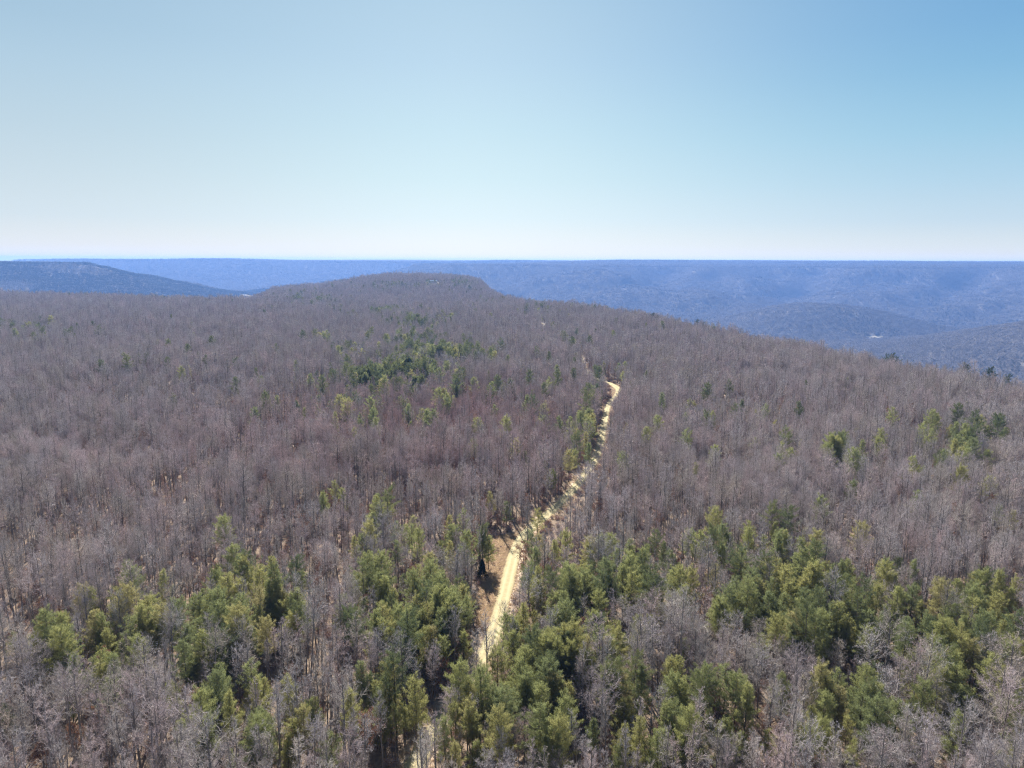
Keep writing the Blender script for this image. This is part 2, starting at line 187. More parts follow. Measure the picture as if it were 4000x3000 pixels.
FAR_PINES = "-88,138 -95,139 -79,139 -82,152 -96,153 -103,146 -86,138 -79,128 -92,159 -94,152 -89,131 -105,163 -90,147 -110,153 -100,144 -96,142 -80,151 -103,146 -84,151 -85,155 -104,144 -106,150 -82,135 -92,147 -53,162 -64,151 -76,162 -60,165 -72,160 -77,173 -71,151 -67,152 -64,170 -59,162 -73,183 -62,154 -58,154 -52,162 -58,180 -78,188 -58,165 -54,171 -37,152 -39,176 -26,154 -31,160 -35,150 -26,161 -19,161 -25,176 -26,156 -15,165 -24,158 -19,160 -30,170 -14,159 -23,144 -16,153 -26,177 -14,164 -23,150 -14,160 -23,145 -21,176 -17,161 -24,153 9,129 10,140 18,148 17,144 18,151 12,158 3,142 10,130 20,153 2,133 12,156 13,154 1,155 6,129 12,144 22,145 6,146 12,146 20,146 13,140 1,153 8,160 8,142 9,144 12,147 13,157 86,179 79,174 68,179 90,181 54,164 73,166 61,177 87,182 74,157 78,185 88,166 75,174 58,171 77,180 65,152 77,169 77,156 86,178 50,159 73,173 79,174 57,149 50,158 72,150 70,160 57,166 93,156 105,153 92,137 90,149 99,150 93,133 88,137 117,152 108,167 88,133 88,147 89,134 118,169 97,148 114,164 105,158 106,147 112,160 117,159 99,157 103,155 86,140 100,136 94,141 91,160 102,165 100,174 95,163 85,166 83,167 99,177 92,153 91,173 87,170 80,148 79,154 102,169 84,154 -54,115 -38,123 -57,119 -50,128 -53,122 -45,116 -59,131 -57,115 -57,126 -38,119 -38,124 -59,126 -45,120 -46,113 -44,129 -46,119 7,114 20,116 8,131 22,125 6,124 16,123 10,120 29,120 8,114 9,134 4,134 25,130 -1,128 12,132 6,124 21,131 59,122 61,128 40,118 62,128 43,119 69,122 70,123 56,120 67,133 52,116 38,122 56,115 68,124 71,129 39,117 63,131 62,118 63,127 88,133 88,125 88,129 100,132 80,115 88,129 101,134 102,131 89,132 86,129 96,125 94,119 27,172 32,181 35,165 44,204 36,182 47,175 35,172 46,194 35,175 36,178 31,171 26,153 41,204 30,156 -68,167 -73,155 -72,185 -64,152 -68,182 -70,162 -51,165 -60,170 -70,178 -80,178 -65,152 -61,153 -57,164 -62,149 -53,155 -50,157 -61,161 -56,150 -79,182 -70,165 -67,155 -59,166 -59,150 -51,154 -64,153 -79,181 -11,157 -17,151 -11,163 -21,157 -15,162 -29,149 -34,172 -18,165 -19,148 -12,170 -21,165 -14,175 -35,182 -18,160 -16,155 -37,169 -31,152 -19,181 -18,163 -22,156 -32,169 -33,173 -31,153 -18,168 -31,150 -24,161 -18,149 -30,186 -28,164 -27,150 -29,160 -31,156 -30,155 -23,163 16,200 7,160 7,143 21,181 22,170 14,144 2,182 11,171 -1,154 13,160 13,150 3,157 7,176 4,144 -3,175 19,172 5,146 2,171 17,178 6,163 22,184 17,166 10,195 23,156 15,173 25,177 3,182 10,157 -3,161 12,145 8,141 26,174 8,146 22,165 23,194 19,156 19,155 19,176 23,199 15,181 26,183 13,165 84,167 63,169 83,159 72,182 61,168 75,172 67,164 83,157 66,157 66,153 81,157 87,159 77,153 64,171 66,156 82,183 66,169 71,173 59,165 62,172 68,171 92,172 80,189 63,163 67,156 67,156 72,154 67,155 73,177 92,182 61,152 75,162 78,167 92,167 90,168 67,171 67,149 65,161 57,160 71,161 78,173 75,166 87,168 80,184 118,157 96,141 117,155 123,174 98,153 97,148 105,151 102,148 114,153 108,145 123,177 120,164 117,175 94,143 110,143 129,172 127,174 97,148 124,168 112,171 101,143 116,150 112,169 104,146 98,152 99,144 95,145 108,141 118,154 122,172 30,178 33,155 24,147 16,173 44,168 37,190 44,174 20,153 33,187 43,177 26,176 24,172 -68,140 -53,133 -62,142 -53,130 -65,141 -66,152 -69,138 -59,132 -67,128 -68,141 37,126 32,128 42,124 39,130 45,123 28,116 26,129 44,127 33,127 34,120 43,130 35,136 67,123 71,118 70,124 90,136 93,137 79,140 76,135 90,140 79,124 77,120 88,134 86,133 68,129 72,132 9,125 -11,130 -2,115 3,129 3,137 12,127 -7,120 -6,133 5,116 -3,126 -1,122 -3,124 -6,126 7,135 5,117 -6,128 -25,127 -30,123 -22,122 -23,130 -27,130 -18,128 -21,120 -26,125 39,354 36,374 39,345 36,366 47,413 42,371 40,366 31,352 34,306 47,428 106,205 61,194 88,194 63,184 65,202 86,183 83,183 83,185 71,202 84,183 76,203 73,182 79,197 78,197 -96,505 -71,491 -106,499 -105,526 -81,482 -112,495 -110,492 -119,505 -114,492 -89,499 -105,505 -141,490 -105,498 -105,505 -92,488 -104,511 -88,493 -73,491 -107,503 -74,501 -86,498 -92,499 -96,502 -105,498 -103,503 -85,507 -99,513 -102,484 -106,506 -79,467 -96,497 -112,493 -89,494 -103,489 -97,495 -102,501 -104,493 -108,496 -104,515 -102,500 -95,489 -105,484 -106,495 -127,493 -127,502 -119,524 -106,487 -85,509 -124,483 -106,494 -108,490 -98,506 -106,495 -128,512 -86,499 -110,498 -123,517 -105,499 -90,514 -108,516 -103,499 -84,462 -94,494 -104,499 -114,505 -112,490 -86,503 -114,498 -97,492 -111,490 -124,505 -110,497 -113,504 -105,500 -109,496 -112,501 -107,481 -124,518 -116,504 -99,499 -86,523 -69,524 -68,516 -77,528 -61,510 -100,556 -60,532 -36,517 -86,525 -84,543 -79,527 -65,521 -79,528 -71,520 -71,520 -79,525 -67,533 -93,509 -88,532 -76,526 -112,527 -75,525 -80,526 -77,525 -85,532 -104,505 -80,528 -85,526 -42,538 -64,521 -104,516 -78,526 -105,525 -85,533 -93,530 -71,532 -81,522 -59,526 -72,512 -71,531 -79,525 -81,537 -83,524 -81,532 -80,526 -87,524 -67,517 -77,520 -100,531 -57,505 -78,524 -82,513 -74,556 -68,534 -58,528 -90,522 -81,515 -62,531 -48,516 -77,533 -95,524 -85,518 -74,518 -84,543 -67,510 -76,525 -85,524 -66,532 -58,523 -107,530 -95,527 -88,534 -103,513 -84,513 -79,549 -17,508 -85,522 -91,523 -76,547 -63,544 -78,525 -83,536 -84,527 -95,503 -70,536 -66,517 -76,529 -71,529 -78,523 -85,542 -60,607 -62,601 -66,637 -29,632 -51,610 -95,578 -45,614 -84,696 -84,636 -70,601 -69,608 -123,652 -55,636 -18,587 -47,635 -57,607 -69,613 -101,615 -62,609 -71,601 -62,611 -40,597 -64,611 -53,628 -49,611 -61,619 -60,610 -69,592 -50,606 -30,625 -81,638 -80,614 -89,618 -60,607 -40,614 -114,598 -50,611 -67,564 -84,620 -61,610 -56,610 -92,609 -64,611 -84,601 -64,628 -92,631 -57,637 -33,600 -40,598 -111,593 -66,616 -90,589 -65,634 -57,608 -115,564 31,592 -99,561 -75,614 -118,585 -54,616 -42,654 -62,615 -105,608 22,634 -46,622 -98,593 -104,582 -58,623 -84,632 -76,594 -48,614 -99,609 -13,642 -69,604 -65,610 -77,628 -37,643 -64,611 -40,614 -144,617 -56,606 -68,622 -67,596 -118,610 -108,603 -214,642 -56,613 -59,607 -70,597 -65,611 -56,618 -53,591 -18,605 -56,594 -126,626 -63,610 -54,581 -64,643 -80,590 -73,623 -19,623 -64,613 -69,610 -60,615 -85,609 -40,627 -60,615 7,603 -71,617 -74,569 -82,589 -137,641 -57,642 -60,611 -60,611 -17,641 -74,590 -100,654 -62,617 -31,596 -60,636 -75,587 -57,617 -86,616 -63,611 -56,614 -64,604 -63,611 -88,609 -56,606 -35,635 -86,610 -31,635 -72,607 -62,607 -26,604 -78,607 -4,579 -103,573 -87,565 -54,600 -81,627 -62,611 -96,618 -15,598 -65,610 -66,630 -46,643 -53,604 -47,594 -66,676 -115,620 -70,695 -81,672 -101,681 -88,650 -140,665 -86,626 -64,657 -96,613 -94,655 -93,655 -89,652 -98,661 -87,641 -104,661 -97,649 -85,642 -99,663 -86,663 -126,668 -144,669 -75,634 -87,655 -88,668 -92,659 -99,652 -69,629 -136,639 -110,675 -117,672 -95,656 -104,681 -114,729 -112,740 -81,644 -65,679 -82,651 -82,648 -66,655 -60,666 -96,658 -116,661 -109,585 -94,647 -84,646 -88,652 -103,664 -11,666 -81,595 -92,643 -96,644 -89,666 -74,645 -74,644 -61,653 -80,645 -73,647 -80,699 -70,646 -192,1240 -208,1167 -202,1266 -217,1130 -203,1161 -224,1237 -211,1188 -222,1117 -155,1209 -196,1174 -216,1232 -223,1173 -196,1136 -241,1147 -223,1108 -292,1169 -220,1160 -212,1154 -238,1022 -221,1170 -255,1107 -218,1095 -216,1185 -205,1175 -184,1168 -234,1185 -243,1312 -213,1141 -194,1136 -183,1078 -217,1161 -207,1195 -170,1128 -173,1125 -203,1084 -213,1247 -208,1197 -221,1291 -204,1161 -245,1198 -299,1139 -194,1155 -194,1057 -202,1196 -200,1133 -219,1281 -258,1165 -216,1219 -188,1231 -194,1207 -221,1214 -231,1172 -251,1120 -211,1178 -209,1227 -223,1188 -218,1105 -162,1166 -186,1214 -199,1193 -294,1224 -205,1176 -202,1062 -185,1199 -208,1222 -156,1111 -252,1288 -179,1160 -225,1174 -216,1184 -210,1179 -92,1040 -254,1235 -211,1223 -250,1116 -198,1232 -221,1155 -193,1188 -140,1179 -207,1185 -279,1158 -249,1165 -221,1131 -210,1197 -271,1133 -220,1162 -212,1181 -220,1188 -93,1119 -211,1184 -213,1135 -219,1196 -219,1240 -221,1179 -184,1185 -181,1233 -181,1113 -211,1299 -219,1148 -211,1153 -207,1254 -171,1145 -211,1203 -201,1204 -222,1191 -209,1203 -220,1199 -214,1199 -205,1156 -239,1093 -138,966 -104,1018 -173,990 -97,986 -94,892 -159,982 -125,942 -182,999 -108,962 -150,978 -137,967 -155,989 -130,1017 -146,1013 -131,971 -131,968 -138,976 -137,978 -171,989 -145,906 -88,1024 -141,890 -127,970 -109,966 -137,998 -88,937 -131,974 -160,1036 -149,926 -174,1052 -111,1059 -120,949 -141,927 -175,1039 -178,970 -126,957 -139,954 -136,966 -150,1020 -130,974 -89,1024 -86,1019 -139,982 -103,935 -160,981 -115,952 -158,1034 -113,1057 -126,964 -128,898 -123,1016 -137,988 -124,1043 -136,995 -105,990 -141,963 -132,995 -129,974 -142,954 -104,972 -130,973 -130,973 -135,939 -139,942 -128,975 -122,1021 -133,1013 -153,952 -107,1005 -138,979 -138,992 -129,973 -115,940 -115,968 -128,959 -125,968 -141,971 -132,962 -115,908 -91,1045 -114,999 -134,975 -123,942 -142,979 -174,1018 -163,963 -168,1082 -117,960 -128,963 -141,958 -109,774 -112,777 -97,741 -86,781 -122,759 -80,736 -92,762 -107,757 -123,747 -101,753 -123,738 -42,732 -106,727 -104,750 -105,746 -93,774 -74,776 -101,747 -71,763 -107,755 -137,760 -88,742 -98,750 -104,752 -99,875 -121,752 -113,732 -115,747 -120,810 -130,753 -131,738 -111,729 -120,753 -86,724 -125,790 -52,754 -76,754 -105,755 -102,760 -118,720 -127,727 -109,738 -159,779 -105,766 -113,812 -86,734 -94,762 -102,741 -102,761 -102,760 -90,767 -101,746 -96,724 -98,714 -103,763 -87,765 -125,775 -106,744 -92,733 -82,760 -151,739 -76,751 -110,723 -92,774 -96,750 -107,734 -127,711 -108,763 -105,759 -128,725 -35,451 -37,444 -37,451 -35,441 -213,800 -205,779 -161,631 -201,764 -199,748 -215,730 -193,786 -204,766 -191,739 -211,806 -176,732 -180,732 -201,756 -212,762 -126,594 -154,635 -156,650 -165,652 -153,621 -146,656 -147,643 -143,628 -154,655 -152,647 -492,858 -536,764 -644,890 -525,889 -619,862 -484,783 -601,831 -575,837 -613,876 -577,866 -585,854 -576,836 -527,863 -667,876 -486,719 -626,887 -571,832 -604,884 -633,894 -644,831 -619,859 -542,838 -768,964 -607,822 -532,868 -616,858 -662,901 -662,930 -594,897 -589,866 -588,835 -466,799 -523,841 -608,922 -500,801 -568,847 -595,867 -495,785 -708,985 -648,909 -607,899 -587,859 -605,794 -585,853 -577,840 -635,855 -577,884 -732,1011 -610,806 -599,923 -521,839 -565,819 -588,875 -671,998 -605,928 -525,789 -629,948 -588,866 -569,853 -507,765 -38,468 -120,416 -144,519 -123,483 -59,457 -85,459 -45,365 -74,469 -44,369 -114,485 -1,458 -65,463 -63,461 -156,784 33,403 8,523 -16,442 -89,465 -81,444 -49,437 -71,487 -5,468 -64,464 -70,487 -103,478 -61,436 -33,463 -54,372 -74,453 -60,460 -99,477 6,454 -66,462 -87,642 12,485 -124,533 25,479 -63,461 -93,366 -119,504 -57,462 -65,405 -77,405 -112,399 -16,442 13,436 -139,538 -74,540 47,421 -58,509 -59,455 -106,523 -49,376 -79,379 -91,475 -43,412 -108,495 -64,462 -9,457 63,529 -62,452 -91,493 -74,452 -124,458 -58,520 -51,492 75,577 -38,406 -62,445 -97,481 -106,384 -58,394 -116,391 -39,495 45,514 -59,603 -77,473 -69,455 -25,466 52,901 -55,569 -37,502 -65,462 -36,447 -77,526 -14,448 34,530 101,528 -105,464 -105,450 -92,387 -61,422 -126,407 -70,356 -100,404 -91,471 -79,380 -91,384 -118,426 -102,486 -105,380 -99,414 -114,350 -77,353 -86,470 -58,387 -78,386 -73,324 -84,470 -81,371 -35,422 -45,359 -140,378 -89,444 -191,524 -106,407 -44,372 -175,490 -142,422 -91,404 -146,413 -79,386 -167,544 -62,413 -52,399 -78,385 -128,527 -43,415 -87,376 -74,371 20,418 -12,426 39,383 42,390 46,285 5,391 17,360 14,360 18,389 -37,496 25,364 -3,337 9,415 16,391 53,420 31,482 2,451 -17,345 29,311 -37,399 12,396 30,363 -40,356 -13,467 53,595 7,409 -10,394 2,311 21,456 -17,308 142,277 141,298 120,296 141,301 88,299 236,362 202,292 139,301 169,281 74,351 104,229 138,302 144,242 236,364 126,319 146,307 139,296 200,366 109,282 132,315 112,317 148,303 139,296 119,305 143,299 171,320 60,363 170,321 140,282 150,293 157,309 194,327 65,335 236,360 144,301 134,292 191,294 207,309 213,280 162,277 128,256 179,288 218,334 226,334 209,316 205,308 171,261 205,312 195,321 151,315 187,299 199,303 189,299 193,301 179,257 198,301 210,353 192,291 198,297 190,302 199,310 206,310 -469,516 -378,1085 -298,887 -158,509 -479,1000 -312,589 -280,610 -242,556 -237,504 -233,635 -394,497 -312,642 -392,869 -289,529 -268,548 -187,473 -204,471 -243,528 -403,491 -212,538 -213,439 -304,521 -294,692 -291,532 -473,565 -348,774 -273,613 -299,576 -256,536 -344,688 81,320 138,394 111,384 165,400 140,368 31,338 102,362 109,418 126,393 238,372 92,365 143,393 87,405 148,476 200,477 132,400 195,325 106,416 74,276 122,438 217,355 221,349 213,352 221,339 232,345 227,341 244,348 219,343 235,335 240,355 230,344 232,338 225,344 241,339 -433,1649 -481,1756 -458,1528 -569,1834 -404,1376 -471,1593 -455,1529 -393,1454 -508,1702 -652,1839 -464,1534 -454,1590 -484,1603 -397,1181 -466,1522 -485,1584 -472,1529 -475,1586 -465,1498 -464,1552 -439,1616 -410,1580 -479,1441 -375,1771 -418,1377 -415,1424 -486,1545 -481,1532 -515,1751 -467,1509 -423,1584 -549,1855 -513,1560 -409,1495 -336,1522 -399,1463 -535,1844 -476,1589 -576,1729 -476,1698 -492,1558 -528,1664 -453,1699 -420,1515 -471,1524 -364,1469 -492,1541 -464,1637 -478,1589 -560,1430 -441,1499 -399,1494 -567,2073 -385,1608 -440,1432 -510,1678 -420,1360 -497,1605 -491,1490 20,1139 57,1269 60,1201 55,1110 56,1177 43,1535 27,1224 51,1217 54,1233 19,1103 44,1373 49,1211 40,1215 22,1148 43,1262 52,1240 38,1119 9,1149 88,1161 60,1537 103,1240 64,1099 49,1207 49,1206 49,1008 84,1059 64,1260 26,1265 53,1198 58,1320 58,1339 35,1159 113,1345 40,1176 43,1173 76,1138 36,1561 45,1189 -395,1471 -386,1569 -361,1421 -451,1461 -420,1420 -402,1441 -341,1374 -400,1494 -394,1405 -444,1652 -494,1676 -381,1388 -364,1407 -313,1371 -391,1485 -361,1350 -389,1534 -406,1473 -396,1507 -391,1438 -508,1492 -379,1429 -393,1471 -450,1622 -412,1609 -386,1488 -324,1259 -453,1519 -398,1476 -282,1388 -314,1257 -319,1244 -398,1447 -310,1437 -372,1467 -360,1449 -318,1322 -346,1435 -357,1584 -370,1317 -49,1149 -84,1042 -99,1049 -84,1217 -136,1120 -80,1001 -110,1062 -91,1000 -98,1042 -161,918 -93,1040 -103,1058 -101,975 -84,1056 -106,1033 -155,1155 -117,1012 -99,1037 -115,937 -133,1139 -145,1021 -153,1082 -64,1190 -162,1182 -136,929 -95,1113 -56,1099 -96,970 -94,910 -99,995 -31,1016 -67,952 -101,1063 -137,1070 -104,1083 -82,1139 -187,1164 -201,1117 -23,971 -97,991 -47,590 -45,758 -32,622 -39,602 -51,643 -25,619 -39,686 -56,627 -49,722 -45,679 -33,677 -43,673 -59,698 -53,657 -39,669 -53,645 -37,647 -62,717 -54,601 -59,656 62,728 63,716 58,714 59,685 69,769 67,715 54,744 74,817 74,768 78,716 59,714 66,719 67,763 63,725 51,382 42,339 51,363 40,337 48,395 51,440 52,387 42,363 55,448 51,426 62,499 55,436 53,442 41,372 47,379 50,389 -1191,1727 -628,1523 -939,1574 -522,1740 -1103,1591 -906,1581 -746,1532 -1015,1640 -759,1545 -586,1878 -807,1619 -1027,1667 -538,1511 -702,1525 -777,1542 -617,1438 -531,1646 -768,2121 -641,1319 161,920 215,944 239,936 98,832 219,873 34,812 254,899 190,900 230,922 174,924 115,807 252,887 227,983 137,940 102,1080 69,1256 115,1198 119,1221 29,1184 113,1338 108,1374 163,1227 171,1136 141,1231 -56,1566 -73,1648 -65,1542 -47,1581 -104,1513 -93,1543 31,1592 -9,1490 -43,1584 -28,1569 -52,1558 -71,1303 -44,1563 -53,1467 -42,1582 -81,1453 -72,1602 -41,1456 -31,1431 -48,1389 -18,1610 -55,1609 -22,1607 -72,1451 -81,1292 -52,1566 4,1515 2,1556 -92,1399 1628,2739 1486,2945 1531,2854 1582,2848 1551,2865 1526,2802 1511,2892 1645,2862 1570,2757 1518,2902 1658,2497 1545,2574 1639,2524 1702,2498 1628,2545 1671,2488 1704,2482 1767,2408 1665,2485 1668,2491 -576,2316 -333,1912 -259,1821 -155,1764 -591,2477 -309,1863 -198,2079 -375,1939 -343,1929 -257,1981 -282,1912 -292,1981 -412,1890 -168,2080 -479,2661 -488,2084 -239,2207 -320,1936 -358,1909 -147,2022 -310,1969 -221,1969 -94,1846 -253,1885 -326,1968 -266,1959 -418,2325 -338,2038 -431,1967 -432,2012 -351,1940 -446,1991 -598,2211 -361,1992 -235,2054 -148,2102 -325,1921 -296,2020 -207,1867 -325,1942 -362,1922 -323,1917 -156,2052 -360,2050 -343,2048 -424,1886 -193,2087 -571,2070 -246,2008 -337,1951 -519,2109 -374,1949 -318,1957 -684,2196 -301,1917 -245,2082 -327,1938 -332,2008 -161,1937 -203,1954 -441,1946 -332,2051 -299,1940 -285,1923 -396,2071 -267,2000 -484,2155 -403,1942 -386,1987 -328,1862 -241,2081 -278,1965 -453,2040 -293,1962 -551,2189 -178,2148 -311,1898 -334,1981 -331,1905 -361,1877 -329,1826 -299,1949 -250,1910 -423,2050 -269,1882 -326,1960 -518,2068 -137,1940 -149,1987 -82,1898 -146,2157 -155,2107 -168,1905 -115,2207 -145,2100 -104,2125 -112,2568 -152,2060 -121,2018 -171,2227 -294,2112 -124,2009 -125,2017 -134,2065 -150,2273 -229,1933 -193,2211 -170,2064 -173,2192 -106,2035 -192,1976 -155,1941 -155,2226 -185,2171 -114,1873 -143,2042 -258,2194 -139,2030 -134,2000 -198,1999 -123,2270 -132,2099 -171,1974 -167,2035 -137,1831 -179,2112 -138,2075 -181,2309 -155,1937 -119,2137 -136,2056 -171,2091 -86,1913 -161,2304 -230,2006 -155,2092 -80,1987 -157,1960 -112,1736 -144,2072 -146,2061 -244,2050 -166,1973 -142,2046 -139,2110 -155,2079 -112,2037 -138,2146 -98,2112 -137,2059 -163,2233 -232,2154 -134,1992 -108,1871 -148,1751 -142,2019 -166,2518 -120,2094 -106,2167 -171,2159 -141,2067 -108,2245 -112,1872 -201,1974 -195,2049 -45,218 -43,236 -45,204 -48,206 -36,213 -43,206 -42,229 -47,237 -44,216 -48,242 -46,220 -45,215 -31,210 -32,223 -19,214 -7,207 -21,203 -9,207 -17,213 -18,198 -16,223 -23,205 -13,199 -9,206 -85,147 -96,160 -90,173 -86,159 -76,151 -86,145 -78,154 -93,137 -84,137 -79,150 -81,170 -101,148 -72,147 -103,163 -100,144 -66,152 80,201 85,219 87,213 67,196 56,207 82,202 86,199 46,203 84,219 65,216 73,208 64,205 56,199 60,199 54,205 94,215 26,199 19,179 27,200 31,176 23,197 31,180 36,187 30,192 39,194 34,175"
HAZE_COL, HAZE_DENS, HAZE_G = (0.21, 0.43, 1.0), 0.62e-4, 0.2
FIELDS = [(2012, 3925, 45, 14), (-1905, 5330, 120, 110), (1540, 3835, 45, 14), (1690, 3560, 24, 12)]
FIELD_LABELS = ['pale field below the wooded dome in the right-hand valley', 'pale valley farmland seen in the gap left of the knoll',
                'pale yard round the long white barn in the valley', 'pale yard round the orange roofed barn in the valley']
HOUSES = [('house', -246, 2215, 26, 13, 6.5, 2.2, 'white', .1, 'white roofed house alone on top of the central wooded knoll', 'house'),
          ('barn', 1540, 3828, 64, 20, 7, 2.6, 'white', .05, 'long white barn in the valley beyond the right rim', 'barn'),
          ('barn', 1690, 3555, 34, 20, 7, 2.6, 'tin', -.1, 'orange roofed barn in the valley beyond the right rim', 'barn'),
          ('house', -2830, 9560, 60, 24, 10, 3, 'white', .0, 'white house near the top of the far blue ridge left of centre', 'house')]

# ------------------------------------------------------------------ helpers
def tag(o, label=None, cat=None, group=None, kind=None):
    if label: o['label'] = label
    if cat: o['category'] = cat
    if group: o['group'] = group
    if kind: o['kind'] = kind
    return o

def link(name, data, parent=None):
    o = bpy.data.objects.new(name, data); COL.objects.link(o)
    if parent is not None: o.parent = parent
    return o

class MB:
    """collects triangles; tone = a per-vertex 0..1 value"""
    def __init__(s): s.v = []; s.f = []; s.t = []; s.m = []; s.n = 0
    def add(s, v, f, tone=0.5, mat=0):
        v = np.asarray(v, float).reshape(-1, 3); f = np.asarray(f, int).reshape(-1, 3)
        s.v.append(v); s.f.append(f + s.n); s.n += len(v)
        s.t.append(np.broadcast_to(np.asarray(tone, float), (len(v),)))
        s.m.append(np.full(len(f), mat))
    def tube(s, pts, rad, sides=4, tone=0.5, mat=0):
        pts = np.asarray(pts, float); n = len(pts)
        d = np.gradient(pts, axis=0); d /= np.linalg.norm(d, axis=1)[:, None] + 1e-9
        ref = np.where(np.abs(d[:, 2:3]) < 0.9, np.array([[0, 0, 1.0]]), np.array([[1.0, 0, 0]]))
        a = np.cross(d, ref); a /= np.linalg.norm(a, axis=1)[:, None]; b = np.cross(d, a)
        ang = np.arange(sides) * 2 * math.pi / sides
        ring = pts[:, None, :] + np.asarray(rad)[:, None, None] * (a[:, None, :] * np.cos(ang)[None, :, None] + b[:, None, :] * np.sin(ang)[None, :, None])
        f = []
        for i in range(n - 1):
            for k in range(sides):
                p, q = i * sides + k, i * sides + (k + 1) % sides
                f += [(p, q, q + sides), (p, q + sides, p + sides)]
        s.add(ring.reshape(-1, 3), f, tone, mat)
    def slivers(s, base, tip, width, rng, tone=0.5, mat=0):
        """one thin triangle per (base, tip)"""
        base = np.asarray(base); tip = np.asarray(tip); n = len(base)
        d = tip - base; r = rng.normal(size=(n, 3)); w = np.cross(d, r)
        w /= np.linalg.norm(w, axis=1)[:, None] + 1e-9
        w = w * np.broadcast_to(np.asarray(width, float), (n,))[:, None] * 0.5
        v = np.stack([base - w, base + w, tip], 1).reshape(-1, 3)
        t = np.repeat(np.broadcast_to(np.asarray(tone, float), (n,)), 3)
        s.add(v, np.arange(3 * n), t, mat)
    def mesh(s, name, mats):
        m = bpy.data.meshes.new(name)
        v = np.concatenate(s.v); f = np.concatenate(s.f)
        m.vertices.add(len(v)); m.vertices.foreach_set('co', v.ravel())
        m.loops.add(3 * len(f)); m.loops.foreach_set('vertex_index', f.ravel())
        m.polygons.add(len(f)); m.polygons.foreach_set('loop_start', np.arange(0, 3 * len(f), 3))
        m.polygons.foreach_set('loop_total', np.full(len(f), 3))
        m.polygons.foreach_set('material_index', np.concatenate(s.m))
        at = m.attributes.new('tone', 'FLOAT', 'POINT'); at.data.foreach_set('value', np.concatenate(s.t))
        for x in mats: m.materials.append(x)
        m.update(calc_edges=True)
        return m

def grid_mesh(name, P, mats, close_u=False, attrs=None):
    """P: (nr, na, 3)"""
    nr, na, _ = P.shape
    i = np.arange(nr - 1)[:, None]; j = np.arange(na if close_u else na - 1)[None, :]
    jn = (j + 1) % na
    f = np.stack([i * na + j, i * na + jn, (i + 1) * na + jn, (i + 1) * na + j], -1).reshape(-1, 4)
    m = bpy.data.meshes.new(name)
    m.vertices.add(nr * na); m.vertices.foreach_set('co', P.reshape(-1))
    m.loops.add(4 * len(f)); m.loops.foreach_set('vertex_index', f.ravel())
    m.polygons.add(len(f)); m.polygons.foreach_set('loop_start', np.arange(0, 4 * len(f), 4)); m.polygons.foreach_set('loop_total', np.full(len(f), 4))
    for k, a in (attrs or {}).items():
        at = m.attributes.new(k, 'FLOAT', 'POINT'); at.data.foreach_set('value', np.asarray(a, float).ravel())
    for x in mats: m.materials.append(x)
    m.update(calc_edges=True)
    m.polygons.foreach_set('use_smooth', np.ones(len(f), bool))
    return m

# ------------------------------------------------------------------ materials
class NT:
    def __init__(s, name):
        s.mat = bpy.data.materials.new(name); s.mat.use_nodes = True
        s.t = s.mat.node_tree; s.t.nodes.clear()
        s.out = s.n('ShaderNodeOutputMaterial')
    def n(s, typ, **kw):
        x = s.t.nodes.new(typ)
        for k, v in kw.items():
            if k.startswith('i_'): x.inputs[k[2:]].default_value = v
            else: setattr(x, k, v)
        return x
    def l(s, a, b): s.t.links.new(a, b)
    def ramp(s, fac, stops, interp='LINEAR'):
        r = s.n('ShaderNodeValToRGB'); r.color_ramp.interpolation = interp
        e = r.color_ramp.elements
        while len(e) < len(stops): e.new(0.5)
        for el, (p, c) in zip(e, stops): el.position = p; el.color = (*c, 1)
        s.l(fac, r.inputs[0]); return r.outputs[0]
    def mix(s, fac, a, b, typ='MIX'):
        m = s.n('ShaderNodeMix', data_type='RGBA', blend_type=typ)
        for sock, v in ((m.inputs[0], fac), (m.inputs[6], a), (m.inputs[7], b)):
            if hasattr(v, 'is_linked'): s.l(v, sock)
            else: sock.default_value = v if not isinstance(v, tuple) else (*v, 1)
        return m.outputs[2]
    def math(s, op, a, b=0.0):
        m = s.n('ShaderNodeMath', operation=op)
        for k, v in enumerate((a, b)):
            if hasattr(v, 'is_linked'): s.l(v, m.inputs[k])
            else: m.inputs[k].default_value = v
        return m.outputs[0]
    def noise(s, vec, scale, detail=3.0, rough=0.55):
        x = s.n('ShaderNodeTexNoise'); x.inputs['Scale'].default_value = scale; x.inputs['Detail'].default_value = detail; x.inputs['Roughness'].default_value = rough
        if vec is not None: s.l(vec, x.inputs['Vector'])
        return x.outputs[0]
    def attr(s, name): return s.n('ShaderNodeAttribute', attribute_name=name).outputs['Fac']
    def bsdf(s, col, rough=0.9, spec=0.2, normal=None):
        b = s.n('ShaderNodeBsdfPrincipled')
        if hasattr(col, 'is_linked'): s.l(col, b.inputs['Base Color'])
        else: b.inputs['Base Color'].default_value = (*col, 1)
        if hasattr(rough, 'is_linked'): s.l(rough, b.inputs['Roughness'])
        else: b.inputs['Roughness'].default_value = rough
        b.inputs['Specular IOR Level'].default_value = spec
        if normal is not None: s.l(normal, b.inputs['Normal'])
        return b.outputs[0]
    def done(s, sh): s.l(sh, s.out.inputs['Surface']); return s.mat

def obj_info(nt):
    o = nt.n('ShaderNodeObjectInfo'); return o.outputs['Random'], o.outputs['Location']

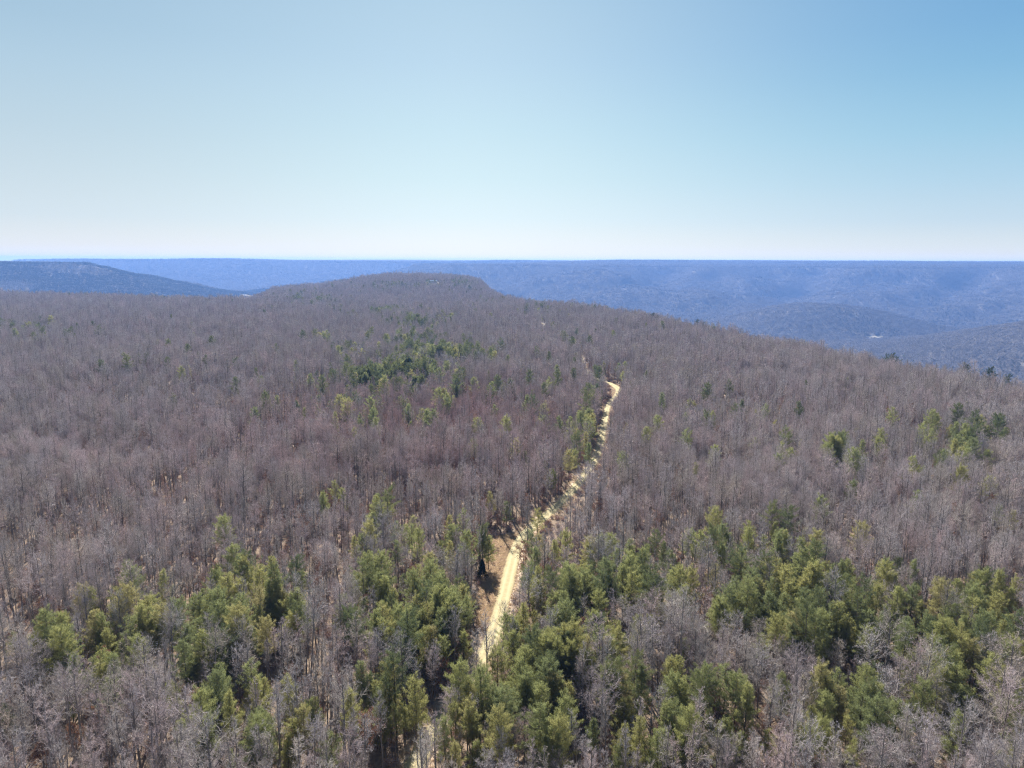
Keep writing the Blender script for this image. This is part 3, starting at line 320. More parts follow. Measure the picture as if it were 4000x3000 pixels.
def mat_leaf(name, stops, tone_lo, tone_hi, trans=0.35):
    """needles / dead leaves: colour by tree, light and dark clumps by 'tone', light passing through"""
    nt = NT(name); rnd, loc = obj_info(nt)
    c = nt.ramp(rnd, stops)
    c = nt.mix(1.0, c, nt.ramp(nt.attr('tone'), [(0, (tone_lo,) * 3), (1, (tone_hi,) * 3)]), 'MULTIPLY')
    d = nt.n('ShaderNodeBsdfDiffuse'); t = nt.n('ShaderNodeBsdfTranslucent'); nt.l(c, d.inputs[0]); nt.l(c, t.inputs[0])
    m = nt.n('ShaderNodeMixShader'); m.inputs[0].default_value = trans; nt.l(d.outputs[0], m.inputs[1]); nt.l(t.outputs[0], m.inputs[2])
    return nt.done(m.outputs[0])

def mat_twig(name, stops, scale=0.012):
    nt = NT(name); rnd, loc = obj_info(nt)
    f = nt.math('ADD', nt.math('MULTIPLY', rnd, 0.5), nt.math('MULTIPLY', nt.noise(loc, scale, 3), 0.55))
    c = nt.ramp(f, stops)
    vd = nt.n('ShaderNodeVectorMath', operation='DISTANCE'); nt.l(loc, vd.inputs[0]); vd.inputs[1].default_value = (-45, 385, 0)   # a stand of budding maples
    mp = nt.n('ShaderNodeMapRange'); nt.l(vd.outputs['Value'], mp.inputs['Value'])
    for k, v in (('From Min', 30), ('From Max', 170), ('To Min', 0.75), ('To Max', 0.0)): mp.inputs[k].default_value = v
    c = nt.mix(nt.math('MULTIPLY', mp.outputs[0], nt.ramp(nt.math('FRACT', nt.math('MULTIPLY', rnd, 5.7)), [(.2, (0, 0, 0)), (.7, (1, 1, 1))])), c, (0.46, 0.29, 0.28))
    c = nt.mix(1.0, c, nt.ramp(nt.attr('tone'), [(0, (0.6,) * 3), (1, (1.35,) * 3)]), 'MULTIPLY')
    c = nt.mix(1.0, c, nt.ramp(nt.math('FRACT', nt.math('MULTIPLY', rnd, 17.3)), [(0, (0.78,) * 3), (0.8, (1.1,) * 3), (1, (1.2,) * 3)]), 'MULTIPLY')
    return nt.done(nt.bsdf(c, 0.9, 0.1))

def mat_bark(name, a, b):
    nt = NT(name); tc = nt.n('ShaderNodeTexCoord')
    mp = nt.n('ShaderNodeMapping'); mp.inputs['Scale'].default_value = (6, 6, 0.9); nt.l(tc.outputs['Object'], mp.inputs[0])
    rnd, loc = obj_info(nt)
    c = nt.mix(nt.noise(mp.outputs[0], 1.2, 4), a, b)
    c = nt.mix(1.0, c, nt.ramp(rnd, [(0, (0.65,) * 3), (1, (1.3,) * 3)]), 'MULTIPLY')
    return nt.done(nt.bsdf(c, 0.92, 0.2))

M = {}
M['needles'] = mat_leaf('pine_needles', [(0, (0.18, 0.205, 0.098)), (0.3, (0.225, 0.245, 0.105)), (0.65, (0.27, 0.278, 0.11)), (0.9, (0.30, 0.288, 0.115)), (1, (0.31, 0.278, 0.135))], 0.8, 1.12, 0.68)
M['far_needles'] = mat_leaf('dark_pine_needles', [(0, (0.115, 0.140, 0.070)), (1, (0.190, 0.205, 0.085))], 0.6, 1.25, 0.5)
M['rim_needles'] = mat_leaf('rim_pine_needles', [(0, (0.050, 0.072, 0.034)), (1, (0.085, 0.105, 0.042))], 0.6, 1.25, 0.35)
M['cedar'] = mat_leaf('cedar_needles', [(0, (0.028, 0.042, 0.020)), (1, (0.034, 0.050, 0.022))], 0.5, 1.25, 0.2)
M['russet'] = mat_leaf('russet_leaves', [(0, (0.22, 0.125, 0.085)), (0.5, (0.26, 0.135, 0.09)), (1, (0.30, 0.17, 0.10))], 0.6, 1.3, 0.35)
M['pine_bark'] = mat_bark('pine_bark', (0.09, 0.068, 0.055), (0.18, 0.14, 0.11))
M['bark'] = mat_bark('grey_bark', (0.13, 0.115, 0.107), (0.28, 0.25, 0.235))
M['pale_bark'] = mat_bark('pale_bark', (0.42, 0.40, 0.36), (0.62, 0.60, 0.56))
TW = [(0.15, (0.43, 0.355, 0.295)), (0.36, (0.475, 0.425, 0.385)), (0.55, (0.46, 0.42, 0.425)), (0.72, (0.52, 0.415, 0.41)), (0.9, (0.50, 0.455, 0.43))]
M['twigs'] = mat_twig('grey_twigs', TW)
M['shaded_hill_twigs'] = mat_twig('shaded_hill_twigs', [(0.15, (0.128, 0.112, 0.102)), (0.5, (0.150, 0.136, 0.136)), (0.9, (0.178, 0.160, 0.156))], 0.004)  # mean of lit and shadowed crowns: the woods' shade is put into this colour
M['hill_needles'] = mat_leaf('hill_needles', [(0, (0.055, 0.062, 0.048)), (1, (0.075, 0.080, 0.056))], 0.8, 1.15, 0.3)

def mat_terrain():
    nt = NT('forest_floor'); g = nt.n('ShaderNodeNewGeometry'); pos = g.outputs['Position']
    litter = nt.ramp(nt.noise(pos, 0.9, 6, 0.7), [(0.3, (0.13, 0.096, 0.072)), (0.5, (0.21, 0.158, 0.115)), (0.7, (0.30, 0.23, 0.165))])
    litter = nt.mix(nt.ramp(nt.noise(pos, 0.06, 4), [(0.4, (0, 0, 0)), (0.65, (1, 1, 1))]), litter, nt.mix(0.5, litter, (0.23, 0.165, 0.12)))
    grass = nt.ramp(nt.noise(pos, 1.6, 6, 0.75), [(0.3, (0.38, 0.285, 0.215)), (0.5, (0.52, 0.415, 0.31)), (0.72, (0.62, 0.52, 0.37))])
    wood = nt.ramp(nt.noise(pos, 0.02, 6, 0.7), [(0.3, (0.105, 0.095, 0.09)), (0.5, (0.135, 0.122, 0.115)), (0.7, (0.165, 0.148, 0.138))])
    c = nt.mix(nt.attr('clear'), litter, grass)
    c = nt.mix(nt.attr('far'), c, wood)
    bp = nt.n('ShaderNodeBump'); bp.inputs['Strength'].default_value = 0.6; bp.inputs['Distance'].default_value = 0.25
    nt.l(nt.noise(pos, 2.5, 5, 0.7), bp.inputs['Height'])
    bf = nt.n('ShaderNodeBump'); bf.inputs['Strength'].default_value = 0.9; bf.inputs['Distance'].default_value = 9.0
    nt.l(nt.math('MULTIPLY', nt.noise(pos, 0.05, 4, 0.6), nt.attr('far')), bf.inputs['Height']); nt.l(bp.outputs[0], bf.inputs['Normal'])
    return nt.done(nt.bsdf(c, 0.95, 0.1, bf.outputs[0]))
M['terrain'] = mat_terrain()

def mat_road():
    nt = NT('sandy_dirt'); g = nt.n('ShaderNodeNewGeometry'); pos = g.outputs['Position']
    c = nt.ramp(nt.noise(pos, 0.8, 6, 0.7), [(0.3, (0.32, 0.265, 0.145)), (0.5, (0.39, 0.335, 0.19)), (0.72, (0.46, 0.41, 0.25))])
    tr = nt.attr('rut')                                     # 0 between the wheel tracks and at the edges, 1 in the tracks
    c = nt.mix(nt.math('MULTIPLY', tr, 0.55), nt.mix(0.3, c, (0.27, 0.21, 0.12)), (0.50, 0.45, 0.28))
    edge = nt.math('MULTIPLY', nt.attr('edge'), nt.ramp(nt.noise(pos, 1.7, 4), [(0.35, (0, 0, 0)), (0.6, (1, 1, 1))]))
    c = nt.mix(edge, c, (0.22, 0.165, 0.105))
    bp = nt.n('ShaderNodeBump'); bp.inputs['Strength'].default_value = 0.5; bp.inputs['Distance'].default_value = 0.08
    nt.l(nt.noise(pos, 4, 5, 0.7), bp.inputs['Height'])
    return nt.done(nt.bsdf(c, 0.95, 0.1, bp.outputs[0]))
M['road'] = mat_road()

def mat_plain(name, c, rough=0.8, var=0.12, scale=0.4):
    nt = NT(name); g = nt.n('ShaderNodeNewGeometry')
    a = tuple(x * (1 - var) for x in c); b = tuple(min(1, x * (1 + var)) for x in c)
    return nt.done(nt.bsdf(nt.mix(nt.noise(g.outputs['Position'], scale, 4), a, b), rough, 0.3))

# ------------------------------------------------------------------ the ground: one sheet from under the camera to the horizon
def clearing_mask(x, y):
    sd = poly_sd(x, y, CLEARING) + 1.2 * (vnoise(np.asarray(x) / 3, np.asarray(y) / 3, 9) - 0.5)
    return sd

def road_dist(x, y):
    d = np.full(np.shape(x), 1e9)
    for (ax, ay), (bx, by) in zip(ROAD_C[:-1], ROAD_C[1:]):
        d = np.minimum(d, seg_d(x, y, (ax, ay), (bx, by)))
    return d

def catmull(P, n):
    P = np.array(P, float); P = np.vstack([2 * P[0] - P[1], P, 2 * P[-1] - P[-2]]); out = []
    for i in range(1, len(P) - 2):
        for t in np.linspace(0, 1, n, endpoint=False):
            a, b, c, d = P[i - 1:i + 3]
            out.append(0.5 * (2 * b + (c - a) * t + (2 * a - 5 * b + 4 * c - d) * t * t + (3 * b - a - 3 * c + d) * t ** 3))
    out.append(P[-2]); return np.array(out)

ROAD_C = catmull(ROAD, 3)
ROAD_F = catmull(ROAD, 14)

az = np.radians(np.concatenate([np.linspace(-180, -52, 60)[:-1], np.linspace(-52, 52, 620), np.linspace(52, 180, 60)[1:-1]]))
rr = np.concatenate([[2, 20, 45], np.geomspace(60, 15000, 520)])
R_, A_ = np.meshgrid(rr, az, indexing='ij')
X_, Y_ = R_ * np.sin(A_), R_ * np.cos(A_)
Z_ = ground(X_, Y_)
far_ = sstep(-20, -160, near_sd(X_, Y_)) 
far_ = np.maximum(far_, .75 * sstep(450, 1100, np.hypot(X_, Y_)))  # same floor painted darker with distance, standing in for less sunlit ground
near_zone = (np.hypot(X_, Y_) < 400)
cl_ = np.zeros_like(X_)
cl_[near_zone] = np.maximum(sstep(-1.0, 0.6, clearing_mask(X_[near_zone], Y_[near_zone])), 0.85 * sstep(4.6, 2.6, road_dist(X_[near_zone], Y_[near_zone])))
terrain = link('terrain', grid_mesh('terrain', np.stack([X_, Y_, Z_], -1), [M['terrain']], True, {'far': far_, 'clear': cl_}))
tag(terrain, 'brown leaf-strewn plateau with hazy wooded ridges and valley beyond', None, None, 'structure')

# the sandy track
def build_road():
    P = ROAD_F; T = np.gradient(P, axis=0); T /= np.linalg.norm(T, axis=1)[:, None]
    Nn = np.stack([T[:, 1], -T[:, 0]], 1)
    w = 2.05 + 0.35 * (vnoise(np.arange(len(P)) / 9.0, np.zeros(len(P)), 21) - 0.5) + 1.0 * np.exp(-((P[:, 1] - 535) / 14) ** 2) - .6 * sstep(550, 590, P[:, 1])
    us = np.linspace(-1, 1, 11)
    XY = P[:, None, :] + Nn[:, None, :] * (us[None, :] * w[:, None])[..., None]
    jit = 0.35 * (vnoise(XY[..., 0] / 1.1, XY[..., 1] / 1.1, 22) - 0.5) * (np.abs(us) > 0.9)[None, :]
    XY = XY + Nn[:, None, :] * jit[..., None]
    rut = np.exp(-((np.abs(us) - 0.42) / 0.2) ** 2)[None, :] * np.ones((len(P), 1))
    edge = (np.abs(us) > 0.85)[None, :] * np.ones((len(P), 1))
    Z = ground(XY[..., 0], XY[..., 1]) + 0.16 - 0.05 * rut - 0.10 * edge
    return grid_mesh('dirt_road', np.concatenate([XY, Z[..., None]], -1), [M['road']], False, {'rut': rut, 'edge': edge})
road = tag(link('dirt_road', build_road()), 'pale sandy dirt track winding away through the bare woods', None, None, 'structure')

# ------------------------------------------------------------------ trees
def unit(v): return v / (np.linalg.norm(v, axis=-1, keepdims=True) + 1e-9)

def bare_tree_parts(seed, H, R, base=0.35, limbs=20, lean=0.03, upright=0.8, twig=1.0, tr=None):
    """trunk MB (stem and limbs) and crown MB (branches and twigs)"""
    rng = np.random.default_rng(seed); tk, cr = MB(), MB()
    n = 9; h = np.linspace(0, 1, n)
    off = np.cumsum(rng.normal(0, lean * H / n, (n, 2)), axis=0)
    P = np.column_stack([off, h * H * 0.96]); P[0, :2] = 0
    r0 = tr or H * 0.0118
    tk.tube(P, r0 * (1 - 0.9 * h) ** 0.8 + 0.012, 6)
    fork = rng.random() < 0.4
    twb, twt, tww = [], [], []
    for i in range(limbs):
        q = base + (1 - base) * (i + rng.random()) / limbs
        p0 = np.array([np.interp(q, h, P[:, k]) for k in range(3)])
        prof = math.sin(math.pi * (0.12 + 0.86 * (q - base) / (1 - base)) ** 0.75) * 0.75 + 0.3
        L = R * prof * rng.uniform(0.75, 1.25) * 1.25
        a = i * 2.4 + rng.uniform(-.5, .5); up = upright * rng.uniform(0.6, 1.4) + 0.5 * (q - base)
        d = unit(np.array([math.cos(a), math.sin(a), up])); pts = [p0]; m = 4
        for k in range(m):
            d = unit(d + rng.normal(0, 0.16, 3) + np.array([0, 0, 0.13])); pts.append(pts[-1] + d * L / m)
        pts = np.array(pts); rl = r0 * 0.42 * (1 - 0.7 * q) + 0.008
        tk.tube(pts, np.linspace(rl, 0.012, m + 1), 4)
        nb = max(4, int(7 * prof + 2))
        for b in range(nb):
            t = 0.25 + 0.75 * (b + rng.random()) / nb
            s = np.array([np.interp(t * m, np.arange(m + 1), pts[:, k]) for k in range(3)])
            dd = unit(d + rng.normal(0, 0.75, 3) + np.array([0, 0, 0.25])); bl = L * rng.uniform(0.28, 0.55) * (1.15 - 0.5 * t)
            e1 = s + dd * bl * 0.5; e2 = e1 + unit(dd + rng.normal(0, .25, 3) + np.array([0, 0, .2])) * bl * 0.5
            cr.tube(np.array([s, e1, e2]), [0.02, 0.014, 0.006], 3, rng.uniform(0.2, 0.9))
            k1 = int(9 * twig)
            tt = rng.random(k1)[:, None]; o = np.where(tt < .5, s + (e1 - s) * tt * 2, e1 + (e2 - e1) * (tt * 2 - 1))
            td = unit(dd + rng.normal(0, 0.8, (k1, 3)) + np.array([0, 0, 0.3])); tl = bl * rng.uniform(0.35, 0.8, (k1, 1))
            e = o + td * tl
            twb.append(o); twt.append(e); tww.append(np.full(k1, 0.022))
            k2 = 4
            o2 = np.repeat(o, k2, 0) + np.repeat(e - o, k2, 0) * rng.random((k1 * k2, 1))
            e2_ = o2 + unit(np.repeat(td, k2, 0) + rng.normal(0, .8, (k1 * k2, 3)) + np.array([0, 0, .3])) * np.repeat(tl, k2, 0) * rng.uniform(.35, .8, (k1 * k2, 1))
            twb.append(o2); twt.append(e2_); tww.append(np.full(k1 * k2, 0.0145))
    B, T, W = np.concatenate(twb), np.concatenate(twt), np.concatenate(tww)
    cr.slivers(B, T, W, rng, rng.random(len(B)))
    return tk, cr

def russet_parts(seed, H, R):
    tk, cr = bare_tree_parts(seed, H, R, 0.2, 14, 0.03, 0.5, 0.5)
    rng = np.random.default_rng(seed + 5); lv = MB()
    V = np.concatenate(cr.v); k = rng.choice(len(V), 2600); c = V[k] + rng.normal(0, .12, (2600, 3))
    e = c + unit(rng.normal(0, 1, (2600, 3)) + np.array([0, 0, -.5])) * rng.uniform(.1, .22, (2600, 1))
    lv.slivers(c, e, 0.13, rng, rng.random(2600), 1)
    return tk, cr, lv

def pine_parts(seed, H, R, base=0.28, dens=1.0, droop=0.12, top=0.55, sparse=0.18):
    rng = np.random.default_rng(seed); tk, cr = MB(), MB()
    n = 8; h = np.linspace(0, 1, n); off = np.cumsum(rng.normal(0, .012 * H / 3, (n, 2)), axis=0)
    P = np.column_stack([off, h * H]); P[0, :2] = 0
    tk.tube(P, H * 0.0115 * (1 - 0.95 * h) + 0.012, 6)
    z = base * H * rng.uniform(.9, 1.1); B, T, W, N = [], [], [], []; wh = 0
    while z < H * 0.985:
        q = (z - base * H) / (H * (1 - base)); q = max(0.0, q)
        prof = (1 - q) ** top * min(1.0, 0.55 + 2.2 * q)
        nb = int(rng.integers(4, 7)) if q < .9 else 4
        for b in range(nb):
            if rng.random() < sparse: continue
            a = wh * 1.1 + b * 2 * math.pi / nb + rng.uniform(-.35, .35)
            L = max(.35, R * prof * rng.uniform(.42, 1.32))
            up = -droop + 0.12 + 0.75 * q + rng.uniform(-.12, .28)
            d = unit(np.array([math.cos(a), math.sin(a), up])); m = 4
            pts = [np.array([np.interp(z / H, h, P[:, 0]), np.interp(z / H, h, P[:, 1]), z])]
            for k in range(m):
                d = unit(d + rng.normal(0, .08, 3) + np.array([0, 0, .09])); pts.append(pts[-1] + d * L / m)
            pts = np.array(pts); tk.tube(pts, np.linspace(.028, .008, m + 1), 3)
            ns = max(4, int(L * 11 * dens)); t = 0.18 + 0.82 * rng.random(ns) ** .8
            c = np.stack([np.interp(t * m, np.arange(m + 1), pts[:, k]) for k in range(3)], 1)
            side = unit(np.cross(d, [0, 0, 1.0])); sp = (rng.random(ns) - .5)[:, None] * 2 * (L * 0.25 * (1.15 - t))[:, None]
            c = c + side * sp + np.array([0, 0, 1]) * rng.normal(0, .12, (ns, 1)) + d * np.abs(sp) * 0.5
            dirn = unit(d + side * np.sign(sp) * .6 + np.array([0, 0, .45]) + rng.normal(0, .2, (ns, 3)))
            tone = np.clip(rng.uniform(.25, .75) + rng.normal(0, .16, ns) + 0.15 * q, 0, 1)
            kn = 10
            o = np.repeat(c, kn, 0) + rng.normal(0, .13, (ns * kn, 3))
            e = o + unit(np.repeat(dirn, kn, 0) + rng.normal(0, .62, (ns * kn, 3))) * rng.uniform(.2, .42, (ns * kn, 1))
            B.append(o); T.append(e); N.append(np.repeat(tone, kn)); W.append(np.full(ns * kn, .040))
        z += rng.uniform(.34, .62) * (0.75 + 0.02 * H); wh += 1
    cr.slivers(np.concatenate(B), np.concatenate(T), np.concatenate(W), rng, np.concatenate(N))
    return tk, cr

def cedar_parts(seed, H, R):
    rng = np.random.default_rng(seed); tk, cr = MB(), MB()
    tk.tube([(0, 0, 0), (0, 0, H * .9)], [.09, .02], 6)
    n = 1500; q = rng.random(n) ** 0.75; a = rng.random(n) * 6.283; rad = R * (1 - q) ** .8 * (0.55 + .45 * rng.random(n)) * (0.85 + .15 * np.sin(3 * a + 9 * q))
    c = np.stack([rad * np.cos(a), rad * np.sin(a), .12 * H + q * H * .88], 1); dr = unit(np.stack([np.cos(a), np.sin(a), np.full(n, .9)], 1))
    kn = 9; o = np.repeat(c, kn, 0) + rng.normal(0, .06, (n * kn, 3)); e = o + unit(np.repeat(dr, kn, 0) + rng.normal(0, .5, (n * kn, 3))) * rng.uniform(.15, .38, (n * kn, 1))
    cr.slivers(o, e, .06, rng, np.repeat(np.clip(rng.normal(.5, .2, n), 0, 1), kn))
    return tk, cr

def shrub_mesh(seed, H=1.6, R=1.0):
    rng = np.random.default_rng(seed); m = MB(); n = 130
    o = np.column_stack([rng.normal(0, .18, (n, 2)) * R, np.zeros(n)]); e = o + unit(np.column_stack([rng.normal(0, .5, (n, 2)), rng.uniform(.5, 1.2, n)])) * H * rng.uniform(.4, 1, (n, 1))
    m.slivers(o, e, .03, rng, rng.random(n))
    o2 = np.repeat(o, 4, 0) + np.repeat(e - o, 4, 0) * rng.uniform(.3, 1, (n * 4, 1)); e2 = o2 + unit(np.repeat(e - o, 4, 0) / H + rng.normal(0, .6, (n * 4, 3))) * rng.uniform(.2, .55, (n * 4, 1))
    m.slivers(o2, e2, .02, rng, rng.random(n * 4))
    k = rng.random(n * 4) < .25
    m.slivers(e2[k], e2[k] + rng.normal(0, .14, (k.sum(), 3)), .13, rng, rng.random(k.sum()), 1)
    return m.mesh('undergrowth_clump_%d' % seed, [M['twigs'], M['russet']])

def grass_mesh(seed):
    rng = np.random.default_rng(seed); m = MB(); n = 70
    o = np.column_stack([rng.normal(0, .28, (n, 2)), np.zeros(n)]); e = o + unit(np.column_stack([rng.normal(0, .5, (n, 2)), np.ones(n)])) * rng.uniform(.15, .5, (n, 1))
    m.slivers(o, e, .05, rng, rng.random(n)); return m.mesh('grass_tuft_%d' % seed, [M['straw']])

M['straw'] = mat_leaf('dry_straw', [(0, (0.50, 0.385, 0.27)), (0.5, (0.58, 0.46, 0.30)), (1, (0.46, 0.33, 0.25))], 0.7, 1.25, 0.45)

def clump_mesh(seed, green):
    """a dozen far-off bare trees standing together"""
    rng = np.random.default_rng(seed); m = MB()
    for t in range(12):
        x, y = rng.uniform(-15, 15, 2); H = rng.uniform(13, 19); R = rng.uniform(3, 4.6)
        ev = rng.random() < green
        m.tube([(x, y, -5), (x, y, H * .8)], [.25, .1], 3, .3, 0)
        n = 80; p = unit(rng.normal(0, 1, (n, 3))) * rng.random((n, 1)) ** .4
        c = np.array([x, y, H * .62]) + p * np.array([R, R, H * .4]) * (0.75 if ev else 1)
        dr = unit(rng.normal(0, 1, (n, 3)) * np.array([1, 1, .3])); e = c + dr * rng.uniform(1.2, 3.0, (n, 1))
        w = unit(np.cross(dr, np.array([0, 0, 1.0])) + rng.normal(0, .25, (n, 3))) * (.5 if ev else .36)
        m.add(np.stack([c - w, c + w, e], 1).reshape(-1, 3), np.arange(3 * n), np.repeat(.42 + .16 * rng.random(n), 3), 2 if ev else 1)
    return m.mesh('wood_clump_%d' % seed, [M['bark'], M['shaded_hill_twigs'], M['hill_needles']])

def merged(name, parts, mats):
    m = MB()
    for k, p in enumerate(parts):
        for v, f, t in zip(p.v, p.f, p.t): m.add(v, f - f.min(), t, k)
    return m.mesh(name, mats)

# kinds: list of (trunk MB, crown MB[, leaves MB])
BARE = [bare_tree_parts(100 + i, H, R, b, n, .03, up, tw) for i, (H, R, b, n, up, tw) in enumerate([
    (14.0, 1.8, .34, 17, 1.25, .8), (16.0, 2.1, .42, 18, 1.15, .8), (12.0, 1.5, .32, 15, 1.3, .9), (16.5, 3.3, .45, 20, .8, .8),
    (14.0, 2.9, .34, 18, .75, .85), (11.0, 2.3, .30, 16, .85, .85), (18.5, 3.6, .52, 19, .8, .7), (10.0, 1.3, .28, 14, 1.3, .9),
    (15.0, 1.6, .45, 14, 1.4, .7), (13.0, 1.9, .30, 17, 1.1, .8)])]
RUSSET = [russet_parts(200 + i, H, R) for i, (H, R) in enumerate([(7.5, 1.7), (6.0, 1.6), (9.0, 2.0)])]
PINE = [pine_parts(300 + i, H, R, b, d, dr, tp) for i, (H, R, b, d, dr, tp) in enumerate([
    (14.0, 3.7, .26, .95, .06, .48), (12.5, 3.6, .20, .95, .04, .50), (15.5, 4.1, .32, .95, .08, .44), (11.0, 3.3, .16, 1.0, .02, .55),
    (14.5, 3.0, .30, .95, .08, .62), (15.0, 4.4, .36, .9, .10, .38)])] + [
    pine_parts(310, 14.0, 3.2, .40, .8, .18, .45, .38), pine_parts(311, 9.0, 2.6, .12, 1.0, .0, .55, .12)]
OLDPINE = [pine_parts(330 + i, H, R, b, .9, .2, .30, .35) for i, (H, R, b) in enumerate([(17.0, 4.6, .52), (15.0, 4.2, .45)])]

# ------------------------------------------------------------------ where things stand
def parse(t): return [tuple(float(c) for c in q.split(',')) for q in t.split()]
rng = np.random.default_rng(11)

def project(p):
    """where a point falls in the photo: share across from the left, share up from the bottom, depth"""
    v = np.asarray(p, float) - np.array([0, 0, CAMZ]); c = v @ f_
    return (1106 + 1536 * (v @ r_) / c) / 2212, 1 - (829.5 - 1536 * (v @ u_) / c) / 1659, c

pines = [np.array(p) for p in parse(PINES)]
# trees that stand up against the skyline on the plateau's right rim
for px, D in [(1922, 606), (1932, 598), (1944, 600), (2100, 535), (2106, 540), (2148, 515), (2158, 518), (2190, 508), (1420, 1030), (1408, 1040), (1270, 1330), (1505, 930), (1520, 925)]:
    pines.append(np.array([D * (px - 1106) / 1536, float(D)]))
nrim = 13
FP = np.array(parse(FAR_PINES)); FP = FP[np.argsort(np.hypot(FP[:, 0], FP[:, 1]))]
_fk = np.ones(len(FP), bool)                             # no pines on the track or between the camera and its middle stretch
for qx, qy in ROAD_C[(ROAD_C[:, 1] > 215) & (ROAD_C[:, 1] < 545)]:
    dd = math.hypot(qx, qy); rx, ry = FP[:, 0] * qy / dd - FP[:, 1] * qx / dd, FP[:, 0] * qx / dd + FP[:, 1] * qy / dd
    _fk &= ~((np.abs(rx) < 3.6) & (dd - ry > -2) & (dd - ry < 50))
FP = FP[_fk & (road_dist(FP[:, 0], FP[:, 1]) > 4.2)]
nx = 300 - len(pines)                                   # the nearest 300 are things of their own, the rest one wood
NP = np.concatenate([FP[:nx], np.array(pines)]); FP = FP[nx:]

def jitter_grid(x0, x1, y0, y1, s, amp=.46):
    X, Y = np.meshgrid(np.arange(x0, x1, s), np.arange(y0, y1, s * .87)); X = X + (np.arange(X.shape[0]) % 2)[:, None] * s * .5
    X = X + rng.uniform(-amp, amp, X.shape) * s; Y = Y + rng.uniform(-amp, amp, Y.shape) * s
    return X.ravel(), Y.ravel()

def near_any(x, y, Q, d):
    """True where a point has a neighbour in Q nearer than d (cell hash)"""
    cell = {}
    for a, b in Q: cell.setdefault((int(a // d), int(b // d)), []).append((a, b))
    out = np.zeros(len(x), bool)
    for i, (a, b) in enumerate(zip(x, y)):
        ca, cb = int(a // d), int(b // d)
        for u in (-1, 0, 1):
            for w in (-1, 0, 1):
                for (p, q) in cell.get((ca + u, cb + w), ()):
                    if (p - a) ** 2 + (q - b) ** 2 < d * d: out[i] = True
    return out

def in_view(x, y, m=6.0):
    a = np.degrees(np.arctan2(x, y)); return (np.abs(a) < 36 + m + 900 / np.maximum(np.hypot(x, y), 1) ** 1.0) & (y > 60)

bands = [(0, 260, 3.75), (260, 420, 3.5), (420, 900, 4.1), (900, 1700, 5.0), (1700, 2900, 6.0)]
bx, by = [], []
for r0_, r1_, s_ in bands:
    x, y = jitter_grid(-1700, 700, 60, min(r1_ + 10, 2800), s_)
    r = np.hypot(x, y); k = (r >= r0_) & (r < r1_) & in_view(x, y); x, y = x[k], y[k]
    k = near_sd(x, y) > -70; bx.append(x[k]); by.append(y[k])
bx, by = np.concatenate(bx), np.concatenate(by)
k = np.ones(len(bx), bool)
nr = np.hypot(bx, by) < 1300
k[nr] &= road_dist(bx[nr], by[nr]) > np.where(by[nr] > 600, 2.0, 3.6)
k[nr] &= clearing_mask(bx[nr], by[nr]) < -0.8
k &= ~near_any(bx, by, NP, 2.3)
k &= ~near_any(bx, by, FP, 3.3)
k &= ~((np.abs(bx + 246 + .11 * (by - 2215)) < 19) & (by > 2010) & (by < 2250))
k &= np.hypot(bx + 8, by - 195) > 5.5
# trees taken out along the camera's lines of sight to the track's middle stretch
for qx, qy in ROAD_C[(ROAD_C[:, 1] > 215) & (ROAD_C[:, 1] < 545)]:
    dd = math.hypot(qx, qy); rx, ry = bx * qy / dd - by * qx / dd, bx * qx / dd + by * qy / dd   # across, and towards, the line of sight
    gap = dd - ry
    k &= ~((np.abs(rx) < 2.8) & (gap > -1) & (gap < 46) & (vnoise(bx * 3.1, by * 3.1, 55) < .93))
# a shallow draw running down through the left-hand woods, older tall-stemmed trees above it
dr = np.full(len(bx), 1e9)
for a, b in zip(DRAW[:-1], DRAW[1:]): dr = np.minimum(dr, seg_d(bx, by, a, b))
k &= ~((dr < 5.5) & (rng.random(len(bx)) < .55))
old = (dr < 26) & (rng.random(len(bx)) < .55)
for qx, qy in ROAD_C[(ROAD_C[:, 1] > 1030) & (ROAD_C[:, 1] < 1110)]:
    dd = math.hypot(qx, qy); rx, ry = bx * qy / dd - by * qx / dd, bx * qx / dd + by * qy / dd
    k &= ~((np.abs(rx) < 3.2) & (dd - ry > -1) & (dd - ry < 170))
# thinner woods with older trees in the hollow on the left
hol = np.exp(-((bx + 175) / 90) ** 2 - ((by - 290) / 140) ** 2)
k &= rng.random(len(bx)) > 0.36 * hol
bx, by, hol, old = bx[k], by[k], hol[k], old[k]
rd = np.hypot(bx, by)
pink = np.exp(-((bx + 45) / 80) ** 2 - ((by - 390) / 110) ** 2) + .5 * np.exp(-((bx + 90) / 70) ** 2 - ((by - 160) / 60) ** 2)
isr = rng.random(len(bx)) < 0.035 + 0.2 * pink
kind_w = rng.random(len(bx))
kidx = np.searchsorted(np.cumsum([.15, .14, .15, .06, .08, .09, .02, .10, .11]), kind_w)
kidx = np.where(rng.random(len(bx)) < hol * .75, np.where(rng.random(len(bx)) < .5, 6, 3), kidx)
kidx = np.where((vnoise(bx / 42, by / 42, 78) > .66) & (rng.random(len(bx)) < .6), np.array([3, 4, 5, 4])[rng.integers(0, 4, len(bx))], kidx)   # stands of broad-crowned trees
kidx = np.where(old, np.where(rng.random(len(bx)) < .6, 8, 1), kidx)
scl = rng.uniform(.72, 1.22, len(bx)) * (1 + .36 * (vnoise(bx / 30, by / 30, 77) - .5)) * np.where(rd > 900, 1.12, 1.0)
bz = ground(bx, by) - .05

def make_tree(name, meshes, x, y, z, s, rot, tilt=0.0):
    e = bpy.data.objects.new(name, None); COL.objects.link(e); e.empty_display_size = .5
    e.location = (x, y, z); e.scale = (s * (1 + .12 * math.sin(rot * 5.3)), s * (1 - .12 * math.sin(rot * 3.7)), s); e.rotation_euler = (tilt, 0, rot)
    for nm, me in meshes: link(nm, me, e)
    return e

